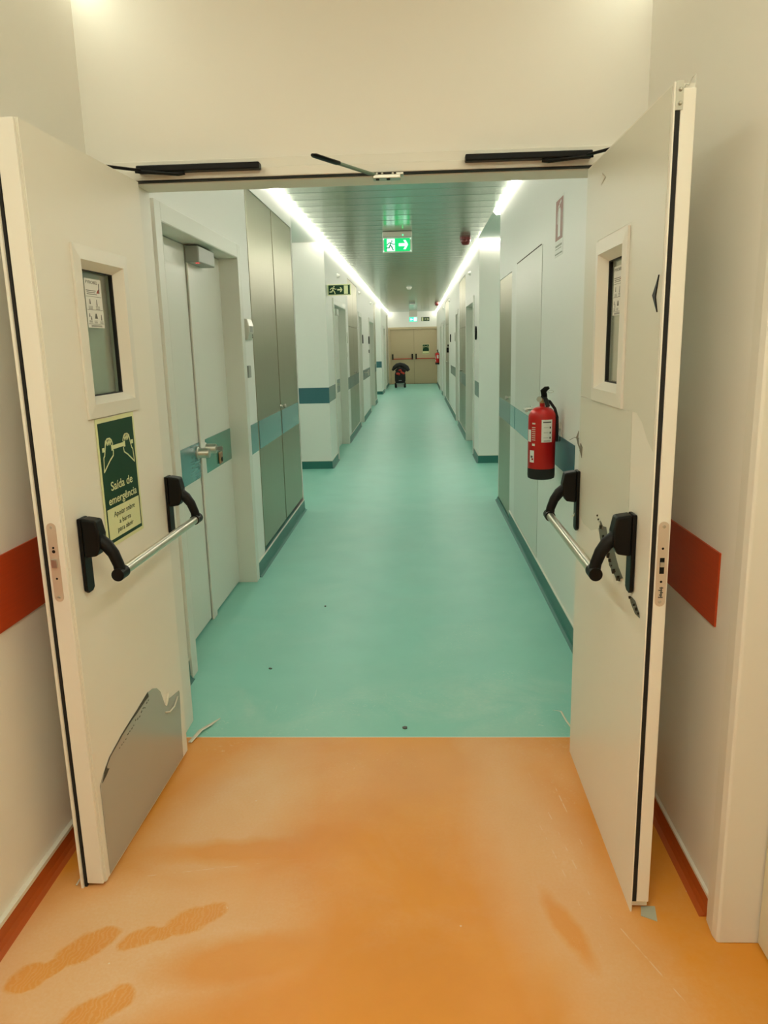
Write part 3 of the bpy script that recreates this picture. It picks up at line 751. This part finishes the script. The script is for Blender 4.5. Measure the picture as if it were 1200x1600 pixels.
mb = MB().prism([(.560, .284), (.580, .296), (.588, .318), (.570, .300)], -.0012, -.008, 'xzy')
mb.tube([(.552, -.003, .262), (.585, -.006, .248), (.63, -.006, .245), (.675, -.004, .262)], .003, 6); mb.build('curled_film', 'thread', rootL)
MB().tube([(.205, -.002, 1.316), (.34, -.003, 1.312), (.553, -.003, 1.320)], .0012, 5).build('film_edge', 'thread', rootL)
MB().lathe([(.004, -.006), (.004, -.001)], (.553, 0, 1.321), 10, 'y').build('pin', 'black', rootL)

# right leaf
rootR, LwR = fire_door((.551, 1.781), (.55, 2.602), 1, 2.027, 'open right fire door leaf with torn protective film and silver push bar', 'R')
# glossy film covering most of the right leaf, leaving a bare strip by the edge
th0, th1 = .0004, .0012
mb = MB()
mb.prism([(.012, 1.76), (.286, 1.79), (.818, 1.79), (.818, 2.022), (.012, 2.022)], th0, th1, 'xzy')
mb.prism([(.012, 1.24), (.055, 1.26), (.11, 1.30), (.16, 1.318), (.286, 1.318), (.286, 1.79), (.012, 1.76)], th0, th1, 'xzy')
mb.prism([(.646, 1.318), (.818, 1.318), (.818, 1.79), (.646, 1.79)], th0, th1, 'xzy')
mb.prism([(.190, 1.07), (.818, 1.07), (.818, 1.316), (.20, 1.316)], th0, th1, 'xzy')
mb.prism([(.190, .86), (.30, .89), (.42, .895), (.52, .93), (.60, .905), (.72, .90), (.818, .93), (.818, 1.07), (.190, 1.07)], th0, th1, 'xzy')
mb.build('protective_film', 'film', rootR)
mb = MB()
mb.prism([(.030, 1.64), (.045, 1.622), (.070, 1.597), (.050, 1.577), (.030, 1.558), (.047, 1.592)], .0013, .004, 'xzy')
mb.build('dark_tear', 'black', rootR)
mb = MB()
mb.prism([(.50, .935), (.47, .90), (.43, .885), (.40, .91), (.39, .935), (.41, .962), (.45, .955), (.48, .965)], .0013, .0018, 'xzy')
mb.prism([(.40, .915), (.36, .86), (.27, .845), (.21, .868), (.26, .885), (.33, .930)], .0013, .0018, 'xzy')
mb.prism([(.145, .84), (.125, .825), (.085, .812), (.045, .815), (.055, .828), (.09, .845), (.12, .845)], .0013, .0018, 'xzy')
mb.build('bare_torn_patch', plain('torn_patch_grey', (.12, .11, .08), .5), rootR)
mb = MB(); random.seed(11)
def rag(pts, n, amp):
    for i in range(len(pts) - 1):
        for k in range(n):
            t = k / n; x = pts[i][0] * (1 - t) + pts[i + 1][0] * t; z = pts[i][1] * (1 - t) + pts[i + 1][1] * t
            a = random.uniform(.15, 1) ** 1.6 * amp; x += random.uniform(-.3, .3) * amp; z += random.uniform(-.3, .3) * amp
            mb.prism([(x, z), (x - a, z - a * .7), (x - a * 1.4, z + a * .5)], .0018, .0035 + a * .4, 'xzy')
rag([(.52, .97), (.45, .94), (.40, .90), (.33, .87), (.22, .855)], 5, .014)
rag([(.15, .845), (.10, .835), (.05, .82)], 5, .010)
mb.build('torn_fringe', plain('torn_fringe_dark', (.03, .028, .02), .6), rootR)
mb = MB()
mb.prism([(.80, 1.135), (.77, 1.12), (.765, 1.15), (.79, 1.16)], .0014, .004, 'xzy')
mb.tube([(.765, .003, 1.115), (.785, .004, 1.14), (.800, .008, 1.155), (.812, .010, 1.178), (.818, .004, 1.20)], [.001, .0025, .0025, .004, .0008], 6).tube([(.805, .006, 1.175), (.815, .018, 1.178), (.82, .034, 1.168)], [(.004, .001), (.006, .001), (.001, .001)], 6)
mb.build('curled_shred', plain('curled_shred_grey', (.20, .19, .15), .5), rootR)
MB().tube([(.619, .0018, 1.975), (.600, .004, 1.965), (.575, .003, 1.955), (.622, .003, 1.942)], [.0008, .003, .002, .0006], 6).build('film_crease', 'thread', rootR)
MB().tube([(.80, .003, 1.07), (.812, .006, .99), (.80, .006, .93), (.815, .012, .905), (.835, .02, .898)], [.002, .003, .003, .003, .0006], 6).build('peeling_edge', 'thread', rootR)
# piece of grey tape under the right leaf
tag(MB().prism([(.575, 1.765), (.612, 1.745), (.622, 1.80), (.585, 1.80)], .0003, .002, 'xyz').build('tape_scrap', plain('grey_tape', (.42, .44, .35), .5)), 'grey piece of tape on the orange floor under the right door edge', 'tape')

# ---------------------------------------------------------------- overhead door closers and coordinator
def closer(x0, x1, hinge, label, s):
    root = empty('door_closer', ((x0 + x1) / 2, 2.64, 2.07)); tag(root, label, 'door closer', 'door closers on the double door frame')
    off = Matrix.Translation((-(x0 + x1) / 2, -2.64, -2.07))
    MB(off).box(x0, x1, 2.640, 2.677, 2.073, 2.094).build('slide_rail', 'black', root, bev=.004)
    xm = x0 if s < 0 else x1
    xe = hinge[0]
    MB(off).tube([(xm - s * .16, 2.650, 2.068), (xm - s * .14, 2.645, 2.064), (xm, 2.637, 2.075)], .006, 8).build('rail_shoe', 'black', root)
    MB(off).tube([(xm - s * .02, 2.63, 2.076), (xe, hinge[1], hinge[2])], .005, 8).build('closer_arm', 'black', root)
closer(-.915, -.505, (-.99, 2.55, 2.076), 'black door closer rail on the frame over the left leaf', -1)
closer(.165, .572, (.61, 2.56, 2.076), 'black door closer rail on the frame over the right leaf', 1)
root = empty('door_coordinator', (-.09, 2.66, 2.05)); tag(root, 'metal door coordinator with a black tipped rod at the middle of the header', 'door fitting')
off = Matrix.Translation((.09, -2.66, -2.05))
MB(off).box(-.135, -.045, 2.645, 2.690, 2.030, 2.042).box(-.06, -.035, 2.655, 2.690, 2.042, 2.050).build('bracket', 'chrome', root, bev=.002)
for xx in (-.122, -.105, -.070):
    MB(off).lathe([(.004, 0), (.004, .006), (.002, .008)], (xx, 2.655, 2.042), 12, 'z').build('screw', 'chrome', root)
for xx in (-.120, -.085): MB(off).lathe([(.006, -.004), (.006, 0)], (xx, 2.655, 2.030), 12, 'z').build('rubber_stop', 'rubber', root)
tip = Vector((-.300, 2.40, 2.052)); st = Vector((-.128, 2.655, 2.042)); mid = st.lerp(tip, .62)
MB(off).tube([st, mid], .0055, 10).build('rod', plain('green_grey_rod', (.16, .24, .19), .4, .3), root, smooth=True)
MB(off).tube([mid.lerp(st, .03), mid, tip.lerp(mid, .1), tip], [(.008, .005), (.013, .006), (.013, .006), (.006, .004)], 12).build('rod_tip', 'black', root, smooth=True)

# ---------------------------------------------------------------- near left wall fittings
def thermostat(s, xw, y, z, label, mat='silver', hw=.075, hz=.065, d=.03, group=None):
    root = empty('wall_thermostat', (xw, y, z)); tag(root, label, 'wall device', group)
    MB().prism([(0, -hz), (-s * d * .6, -hz * .98), (-s * d, -hz * .3), (-s * d, hz * .3), (-s * d * .7, hz * .95), (0, hz)], -hw * .98, hw * .98, 'xzy').build('casing', mat, root, bev=.006, seg=3)
    MB().box(-s * d * .9, -s * (d + .001), -hw * .5, hw * .45, -hz * .25, hz * .3).build('display', 'greyplastic', root)
    return root
t = thermostat(-1, XL, 4.91, 1.615, 'silver curved wall intercom between first white double door and steel cupboard', hw=.07, hz=.068, d=.034)
for zz in (-.038, -.050): MB().box(.030, .0352, .025, .04, zz, zz + .006).build('button', 'ink', t)
tag(MB(Matrix.Identity(4)).box(XL, XL + .016, 4.85, 4.915, 1.315, 1.39).build('key_switch', 'greyplastic', bev=.003), 'small dark wall switch under the silver wall intercom', 'switch')
# oval dark card readers and switches farther down
def oval(s, xw, y, z, label, mat='black', group=None):
    me = MB(); n = 20
    me.prism([(y + .055 * math.cos(2 * PI * k / n), z + .085 * math.sin(2 * PI * k / n)) for k in range(n)], xw, xw - s * .022, 'yzx')
    return tag(me.build('card_reader', mat, bev=.004), label, 'wall device', group)
oval(-1, XL, 11.93, 1.62, 'silver oval reader beside the first white door past the left side passage', 'silver')
tag(MB().box(XL, XL + .014, 11.9, 11.96, 1.33, 1.40).build('wall_switch', 'silver', bev=.003), 'small silver switch under the oval reader past the left side passage', 'switch')
oval(-1, XL, 15.42, 1.62, 'dark oval reader on the left wall beyond the second steel cupboard, nearer of two')
oval(-1, XL, 17.45, 1.61, 'dark oval reader on the left wall, farther of two, just before a white door')
tag(MB().box(XL, XL + .014, 17.42, 17.5, 1.33, 1.40).build('wall_switch', 'black', bev=.003), 'small dark switch under the farther dark oval reader on the left wall', 'switch')
oval(1, XR, 10.02, 1.62, 'dark oval reader on the right wall just past the side passage')
oval(1, XR, 17.5, 1.61, 'dark oval reader on the right wall beyond the tall steel cupboard')
oval(1, XR, 15.38, 1.62, 'pale oval reader on the right wall beside the narrow white door', 'silver')
tag(MB().box(XR, XR - .05, 18.72, 18.78, 1.28, 1.40).box(XR, XR - .03, 18.72, 18.78, 1.42, 1.47).build('telephone', 'black', bev=.006), 'dark wall telephone on the right far beyond the steel cupboard', 'telephone')
# medical gas outlet plate on the left wall
root = empty('outlet_plate', (XL, 16.4, .915)); tag(root, 'long grey wall plate with outlets between two dark oval readers', 'wall plate')
MB().box(0, .02, -1.05, 1.05, -.095, .095).build('plate', 'grey_teal', root, bev=.003)
for k, yy in enumerate((.15, .35, .55)):
    MB().box(.02, .026, yy, yy + .05, -.06, .06).build('outlet', 'silver', root)
MB().tube([(.02, -.95, .05), (.07, -.95, .05), (.07, -.80, .05)], .012, 8).build('outlet_tap', 'chrome', root, smooth=True)
# small round call lights over doors
def calllight(s, xw, y, z, label):
    o = MB().lathe([(.030, 0), (.030, -s * .008), (.022, -s * .03), (.008, -s * .042)], (xw, y, z), 18, 'x').build('call_light', 'whiteplastic', smooth=True)
    return tag(o, label, 'call light', 'call lights over the doors')
calllight(-1, XL, 10.84, 2.44, 'small white call light above the first white door past the left passage')
calllight(-1, XL, 14.78, 2.46, 'small white call light above the narrow white door on the left')
calllight(-1, XL, 18.4, 2.46, 'small white call light above the left white door farther on')
calllight(1, XR, 11.14, 2.45, 'small white call light above the first white door on the right')
calllight(1, XR, 18.0, 2.45, 'small white call light on the right wall before the far steel cupboard')
calllight(1, XR, 21.7, 2.45, 'small white call light on the right wall nearest the beige end doors')

# ---------------------------------------------------------------- exit signs
def man(mb, s, sc, ox, oy, flip=1):
    """running man in unit box"""
    def T(l): return [(ox + (a if flip > 0 else 1 - a) * sc, oy + b_ * sc) for a, b_ in l]
    n = 12; mb.prism(T([(.62 + .085 * math.cos(2 * PI * k / n), .90 + .085 * math.sin(2 * PI * k / n)) for k in range(n)]), 0, s)
    mb.prism(T([(.40, .78), (.60, .78), (.56, .62), (.50, .45), (.36, .42), (.44, .62)]), 0, s)
    def limb(l, w_): mb.strip(T(l), w_ * sc, s)
    limb([(.58, .74), (.74, .58), (.92, .60)], .09)
    limb([(.44, .74), (.26, .70), (.14, .52)], .09)
    limb([(.40, .46), (.34, .26), (.06, .24)], .12)
    limb([(.50, .46), (.66, .26), (.74, .03)], .12)
    return mb
def arrow(mb, x0, x1, yc, h, s, dr=1):
    def T(x): return x if dr > 0 else x0 + x1 - x
    b_ = h * .16; w_ = x1 - x0
    mb.prism([(T(x0), yc - b_), (T(x1 - w_ * .30), yc - b_), (T(x1 - w_ * .52), yc - h * .5), (T(x1 - w_ * .26), yc - h * .5), (T(x1), yc), (T(x1 - w_ * .26), yc + h * .5), (T(x1 - w_ * .52), yc + h * .5), (T(x1 - w_ * .30), yc + b_), (T(x0), yc + b_)], 0, s)
    return mb
# pendant lit sign near
YS = 8.70
root = empty('exit_sign', (-.20, YS, 2.48)); tag(root, 'lit green running man exit sign with white arrow hanging from the metal ceiling', 'sign')
MB().box(-.155, .165, -.006, .006, 0, .158).build('acrylic_panel', 'exit_frame', root, bev=.002)
MB().box(-.155, .165, -.02, .025, .160, .217).build('housing', 'silver', root, bev=.004)
base = basis((-.140, -.0065, .012), (1, 0, 0), (0, 0, 1))
MB(base).box(0, .285, 0, .135, 0, .0008).build('green_field', 'exit_green', root)
b2 = base @ Matrix.Translation((0, 0, .0008))
MB(b2).box(.032, .118, .004, .131, 0, .0006).build('white_field', 'exit_white', root)
man(MB(b2 @ Matrix.Translation((0, 0, .0006))), .0006, .105, .020, .012).build('running_man', plain('picto_green', (.02, .30, .15), .4), root)
arrow(MB(b2), .160, .262, .068, .095, .0008).build('arrow', 'exit_white', root)
for xx in (.0, .292):
    for zz in (.002, .128): MB(base).lathe([(.006, 0), (.005, .004)], (xx - .004, zz + .002, 0), 12, 'z').build('stud', 'exit_white', root)
MB().lathe([(.006, 0), (.006, .012)], (.065, -.021, .172), 10, 'z').build('indicator_light', 'led_green', root)
# photoluminescent sign projecting from left wall
root = empty('exit_sign', (XL, 9.62, 2.105)); tag(root, 'flat dark green running man exit sign projecting from the left wall', 'sign')
MB().box(0, .283, 0, .004, 0, .130).build('sign_plate', 'sign_cream', root)
base = basis((.010, -.0004, .010), (1, 0, 0), (0, 0, 1))
MB(base).box(0, .263, 0, .110, 0, .0005).build('green_field', 'sign_green', root)
b2 = base @ Matrix.Translation((0, 0, .0005))
mb = MB(b2); man(mb, .0005, .095, .010, .008); arrow(mb, .108, .172, .056, .055, .0005); mb.box(.190, .240, .006, .104, 0, .0005)
mb.build('pictogram', 'sign_cream', root)
# end signs
root = empty('exit_sign', (-.112, 28.8, 2.305)); tag(root, 'small lit teal exit sign with arrow above the beige end doors', 'sign')
MB().box(-.145, .145, 0, .012, 0, .165).build('acrylic_panel', 'exit_teal', root)
MB().box(-.148, .148, -.01, .03, .180, .395).build('housing', 'silver', root)
base = basis((-.145, -.0005, 0), (1, 0, 0), (0, 0, 1))
mb = MB(base); arrow(mb, .03, .135, .082, .09, .0006, -1); mb.box(.165, .27, .015, .15, 0, .0006); mb.build('pictogram', 'exit_white', root)
root = empty('direction_sign', (.34, YE, 2.338)); tag(root, 'small black and white pictogram sign on the end wall beside the lit teal sign', 'sign')
MB().box(-.155, .155, -.004, 0, 0, .15).build('sign_plate', 'sign_ink', root)
base = basis((-.155, -.0045, 0), (1, 0, 0), (0, 0, 1))
mb = MB(base); mb.box(.02, .075, .015, .135, 0, .0006); arrow(mb, .12, .18, .075, .05, .0006); man(mb, .0006, .085, .205, .03, -1); mb.build('pictogram', 'sign_cream', root)

# ---------------------------------------------------------------- fire-equipment sign on the right wall
root = empty('extinguisher_sign', (XR, 4.315, 1.945)); tag(root, 'white and red extinguisher sign high on the right wall', 'sign')
base = basis((-.0005, .115, 0), (0, -1, 0), (0, 0, 1))
MB(base).box(0, .23, 0, .30, 0, .0015).build('sign_plate', 'paper', root)
b2 = base @ Matrix.Translation((0, 0, .0015))
MB(b2).box(.012, .218, .082, .288, 0, .0005).build('red_field', 'signred', root)
mb = MB(b2 @ Matrix.Translation((0, 0, .0005)))
mb.box(.085, .150, .098, .225, 0, .0005).prism([(.085, .225), (.150, .225), (.136, .243), (.100, .243)], 0, .0005)
mb.strip([(.118, .243), (.118, .262), (.160, .272)], .010, .0005).strip([(.118, .258), (.080, .250), (.066, .215), (.062, .17)], .008, .0005)
mb.build('pictogram', 'paper', root)
mb = MB(b2)
mb.box(.02, .205, .048, .058, 0, .0004).box(.02, .19, .036, .040, 0, .0004).box(.012, .218, .008, .016, 0, .0004)
mb.build('caption_lines', plain('caption_grey', (.25, .27, .2), .5), root)

# ---------------------------------------------------------------- fire extinguishers
def extinguisher(cx, cy, z0, wallx, label, az=-77):
    root = empty('fire_extinguisher', (cx, cy, z0)); tag(root, label, 'fire extinguisher', 'red fire extinguishers on the right wall')
    r = .073
    MB().lathe([(r * .80, .0), (r * .97, .006), (r, .02), (r, .060), (r * .985, .060)], n=48).build('base_ring', 'rubber', root, smooth=True)
    prof = [(r * .98, .058), (r, .062), (r, .330)]
    for k in range(1, 9):
        a = k / 8 * PI / 2; prof.append((r * math.cos(a) * .80 + r * .20 * (1 - k / 8) + .013 * (k / 8), .330 + .060 * math.sin(a)))
    prof += [(.014, .400), (.014, .412)]
    MB().lathe(prof, n=48).build('tank', 'red', root, smooth=True)
    valve = MB().lathe([(.015, .408), (.015, .430), (.010, .434), (.010, .444)], n=20).tube([(0, 0, .425), (-.024, -.010, .425)], .008, 12).build('valve', 'brass', root, smooth=True)
    MB().lathe([(.013, -.012), (.015, -.006), (.013, .006)], (-.020, -.012, .430), 18, 'y').build('pressure_gauge', 'chrome', valve)
    # carrying handle and squeeze lever
    MB().tube([(-.004, 0, .442), (.006, -.006, .440), (.012, -.022, .432), (.018, -.036, .410), (.022, -.044, .392)], [(.014, .009)] * 5, 10).build('carry_handle', 'black', root, smooth=True)
    MB().tube([(.010, .0, .438), (.006, -.010, .455), (.000, -.022, .472), (.012, -.034, .486), (.026, -.042, .492)], [(.016, .014), (.017, .014), (.017, .013), (.014, .009), (.008, .004)], 12).build('squeeze_lever', 'black', root, smooth=True)
    pts = [(.040 + .016 * math.cos(t), -.01, .468 + .006 * math.sin(t)) for t in [2 * PI * k / 14 for k in range(15)]]
    MB().tube(pts, .0012, 6).build('safety_pin', 'chrome', root)
    MB().tube([(.012, .01, .425), (.040, .01, .415), (.068, .005, .375), (.080, .0, .33), (.081, .0, .27), (.080, 0, .20)], [.008, .008, .008, .008, .009, .009], 10).build('hose', 'rubber', root, smooth=True)
    MB().box(wallx - cx - .001, .05, .0, .03, .27, .30).box(wallx - cx - .004, wallx - cx, -.015, .03, .20, .30).build('wall_bracket', 'whiteplastic', root)
    def wrap(name, mat, a0, w_, za, zb, lift, n=8, parent=root):
        mb = MB(); vs = []
        for k in range(n + 1):
            a = math.radians(a0) + (k / n - .5) * w_ / r
            for zz in (za, zb): vs.append(((r + lift) * math.cos(a), (r + lift) * math.sin(a), zz))
        mb.add(vs, [(2 * k, 2 * k + 2, 2 * k + 3, 2 * k + 1) for k in range(n)])
        return mb.build(name, mat, parent)
    lb = wrap('label', 'paper', az, .060, .205, .325, .0006)
    def off_a(a, dx): return a + math.degrees(dx / r)
    wrap('label_print', 'ink', az, .046, .308, .315, .0010, parent=lb)
    for k in range(3):
        wrap('label_print', 'ink', off_a(az, -.006), .026, .283 - k * .027, .2845 - k * .027, .0010, parent=lb)
        wrap('label_print', 'ink', off_a(az, .018), .009, .278 - k * .027, .288 - k * .027, .0010, parent=lb)
    for k in range(2): wrap('label_print', 'ink', az, .036, .213 - k * .004, .2145 - k * .004, .0010, parent=lb)
    wrap('side_label', 'paper', az - 84, .030, .205, .270, .0006)
    for k in range(7): wrap('side_print', 'thread', az - 58, .022, .215 + k * .011, .219 + k * .011, .0006)
    wrap('side_print', 'thread', az - 58, .020, .300, .308, .0006); wrap('side_print', 'thread', az - 58, .018, .185, .197, .0006)
    l2 = wrap('lower_label', 'paper', az - 66, .030, .095, .160, .0006)
    wrap('label_print', 'ink', az - 66, .014, .120, .132, .0010, parent=l2); wrap('label_print', 'redprint', az - 62, .012, .108, .118, .0010, parent=l2)
    return root
extinguisher(.668, 4.12, .768, XR, 'red fire extinguisher hanging on the near right wall by the steel cupboard')
extinguisher(.70, 26.5, .80, XR, 'distant red fire extinguisher on the right wall beside the beige end doors')

# ---------------------------------------------------------------- ceiling devices
def sounder(x, y, label):
    root = empty('alarm_sounder', (x, y, ZC - .085)); tag(root, label, 'fire alarm', 'dark red ceiling sounders')
    MB().lathe([(.030, 0), (.044, .010), (.050, .030), (.060, .034), (.062, .055)], n=28).build('sounder_body', 'sounder', root, smooth=True)
    MB().lathe([(.050, .055), (.066, .058), (.066, .085)], n=28).build('mounting_base', 'sounder', root, smooth=True)
sounder(.585, 9.35, 'dark red fire alarm sounder on the ceiling, the near one')
sounder(.62, 23.7, 'dark red fire alarm sounder on the ceiling near the beige end doors')
root = empty('smoke_detector', (-.145, 17.0, ZC - .05)); tag(root, 'white smoke detector on the metal ceiling midway down the corridor', 'smoke detector')
MB().lathe([(.03, 0), (.045, .012), (.05, .035)], n=24).build('detector_head', 'whiteplastic', root, smooth=True)
MB().lathe([(.06, .035), (.065, .05)], n=24).build('mounting_base', 'whiteplastic', root)
root = empty('emergency_light', (-.115, 23.2, ZC - .06)); tag(root, 'small grey ceiling fitting just ahead of the lit teal exit sign', 'ceiling light')
MB().box(-.09, .09, -.04, .04, .02, .06).build('casing', 'greyplastic', root, bev=.005)
MB().box(-.07, .07, -.03, .03, 0, .02).build('diffuser', 'whiteplastic', root, bev=.005)

# ---------------------------------------------------------------- beige double door at the far end
root = struct(empty('door_%d' % DN[0], (-.1, YE, 0))); DN[0] += 1; off = Matrix.Translation((.1, -YE, 0))
c = MB(off)
c.box(EX0 - .09, EX0, YE - .02, YE, 0, EZ + .07).box(EX1, EX1 + .05, YE - .02, YE, 0, EZ + .07).box(EX0, EX1, YE - .02, YE, EZ, EZ + .07)
c.box(EX0, EX0 + .01, YE - .02, YE + .1, 0, EZ).box(EX1 - .01, EX1, YE - .02, YE + .1, 0, EZ).box(EX0, EX1, YE - .02, YE + .1, EZ - .01, EZ)
c.build('door_frame', 'beige_frame', root, bev=.004)
xm = -.10
for a, b_ in ((EX0 + .012, xm - .002), (xm + .002, EX1 - .012)):
    lf = MB(off).box(a, b_, YE + .02, YE + .07, .01, EZ - .012).build('door_leaf', 'beige', root, bev=.004)
    for xx in (a + .07, b_ - .07):
        mt = MB(off).box(xx - .025, xx + .025, YE - .03, YE + .02, .93, 1.14).build('bar_mount', 'black', lf, bev=.01)
    MB(off).lathe([(.018, a + .08), (.018, b_ - .08)], (0, YE - .05, .955), 14, 'x').build('push_bar', 'redbar', lf, smooth=True)
    MB(off).tube([(a + .07, YE - .02, .98), (a + .07, YE - .05, .955), (a + .11, YE - .05, .955)], .02, 8).tube([(b_ - .07, YE - .02, .98), (b_ - .07, YE - .05, .955), (b_ - .11, YE - .05, .955)], .02, 8).build('bar_arm', 'black', lf)
MB(off).box(.0, .16, YE - .035, YE - .02, EZ - .03, EZ + .005).build('coordinator', 'beige_frame', root)
struct(MB().box(EX0, EX1, YE + .12, YE + .16, 0, EZ).build('wall_far', 'gap'))
sg = empty('exit_sign', mat=basis((.215, YE + .018, 1.115), (1, 0, 0), (0, 0, 1))); tag(sg, 'small green emergency exit sign on the right leaf of the beige end doors', 'sign')
draw_exit_sign(sg, Matrix(), .265, .370)

# ---------------------------------------------------------------- trolley with bag and jacket at the far end
ty = 27.2; txc = -.595
root = empty('hand_trolley', (txc, ty, 0)); tag(root, 'small grey two-wheeled hand trolley standing before the beige doors', 'trolley')
MB().tube([(-.10, .05, .09), (-.11, .06, .5), (-.10, .08, .72), (.10, .08, .72), (.11, .06, .5), (.10, .05, .09)], .012, 8).build('frame', 'greymetal', root, smooth=True)
MB().box(-.135, .135, -.10, .06, .13, .165).box(-.13, -.09, -.02, .04, .04, .15).box(.09, .13, -.02, .04, .04, .15).box(-.12, .12, -.09, -.05, .03, .135).build('base_plate', plain('light_grey_base', (.36, .36, .34), .45), root, bev=.006)
for sx in (-1, 1):
    wl = MB().lathe([(.045, -.042), (.080, -.038), (.092, -.02), (.092, .02), (.080, .038), (.045, .042)], (sx * .158, 0, .092), 28, 'x').build('wheel', 'rubber', root, smooth=True)
    MB().lathe([(.035, -.044), (.035, .044)], (sx * .158, 0, .092), 16, 'x').build('hub', 'greymetal', wl)
root = empty('bag', (txc, ty - .10, .167)); tag(root, 'black rounded bag with red flaps standing on the grey hand trolley', 'bag')
mb = MB(); prof = [(.10, 0), (.165, .02), (.188, .08), (.190, .20), (.185, .32), (.17, .38), (.12, .42)]
mb.lathe(prof, n=28); o_ = mb.build('bag_body', 'cloth', root, smooth=True); o_.scale = (1, .55, 1)
MB().tube([(-.13, -.095, .335), (-.06, -.115, .325), (.0, -.118, .305)], [(.02, .03), (.03, .045), (.02, .03)], 12).build('red_flap', 'redcloth', root, smooth=True)
MB().tube([(.02, -.12, .40), (.08, -.118, .36), (.15, -.09, .325)], [(.015, .025), (.025, .035), (.02, .03)], 12).build('red_flap', 'redcloth', root, smooth=True)
MB().box(-.05, .05, -.107, -.100, .09, .105).build('logo_patch', 'greyplastic', root)
root = empty('jacket', (txc, ty - .02, .55)); tag(root, 'black jacket draped over the trolley and bag by the beige end doors', 'jacket')
mb = MB()
mb.tube([(-.27, -.03, .06), (-.20, -.02, .15), (-.10, 0, .235), (.0, 0, .25), (.12, 0, .225), (.23, -.01, .14), (.30, -.03, .04)],
        [(.06, .035), (.10, .07), (.12, .075), (.12, .08), (.12, .08), (.11, .09), (.07, .06)], 20)
mb.tube([(-.15, -.05, .03), (-.05, -.07, .10), (.08, -.06, .10), (.2, -.05, .02)], [(.05, .04), (.08, .07), (.08, .07), (.06, .05)], 16)
jk = mb.build('jacket_body', 'cloth', root, smooth=True)
MB().tube([(-.05, -.14, .06), (.02, -.15, .075), (.06, -.14, .05)], [(.01, .02), (.015, .025), (.008, .012)], 10).build('red_lining', 'redcloth', root, smooth=True)

# ---------------------------------------------------------------- floor debris
random.seed(21)
for (x, y_, r_, m__, lab) in ((-.067, 2.776, .012, 'ink', 'dark crumb on the teal floor just behind the colour seam'),
                       (-.72, 3.35, .008, 'ink', 'dark crumb on the teal floor near the left doors'),
                       (-.56, 4.23, .008, 'ink', 'dark crumb farther down the teal floor')):
    o = MB().prism([(x + r_ * random.uniform(.6, 1.2) * math.cos(a), y_ + r_ * random.uniform(.5, 1) * math.sin(a)) for a in [2 * PI * k / 7 for k in range(7)]], 0.0003, .005, 'xyz').build('floor_crumb', m__)
    tag(o, lab, 'debris')
def scrap(pts, label, r_=.004):
    return tag(MB().tube(pts, [(r_ * 2, r_ * .5)] * (len(pts) - 1) + [(r_ * .5, r_ * .3)], 8).build('film_scrap', plain('clear_film_scrap', (.62, .58, .46), .25)), label, 'scrap')
scrap([(-.905, 2.66, .004), (-.885, 2.74, .012), (-.86, 2.80, .006), (-.83, 2.84, .012)], 'twisted plastic film scrap on the floor by the left door jamb')
scrap([(.60, 2.72, .004), (.575, 2.80, .02), (.565, 2.86, .03), (.54, 2.90, .015)], 'plastic film scrap on the floor by the right door jamb', .002)
scrap([(-1.0, 1.86, .002), (-.99, 1.91, .02)], 'thin shiny film sliver standing behind the left door leaf', .0015)
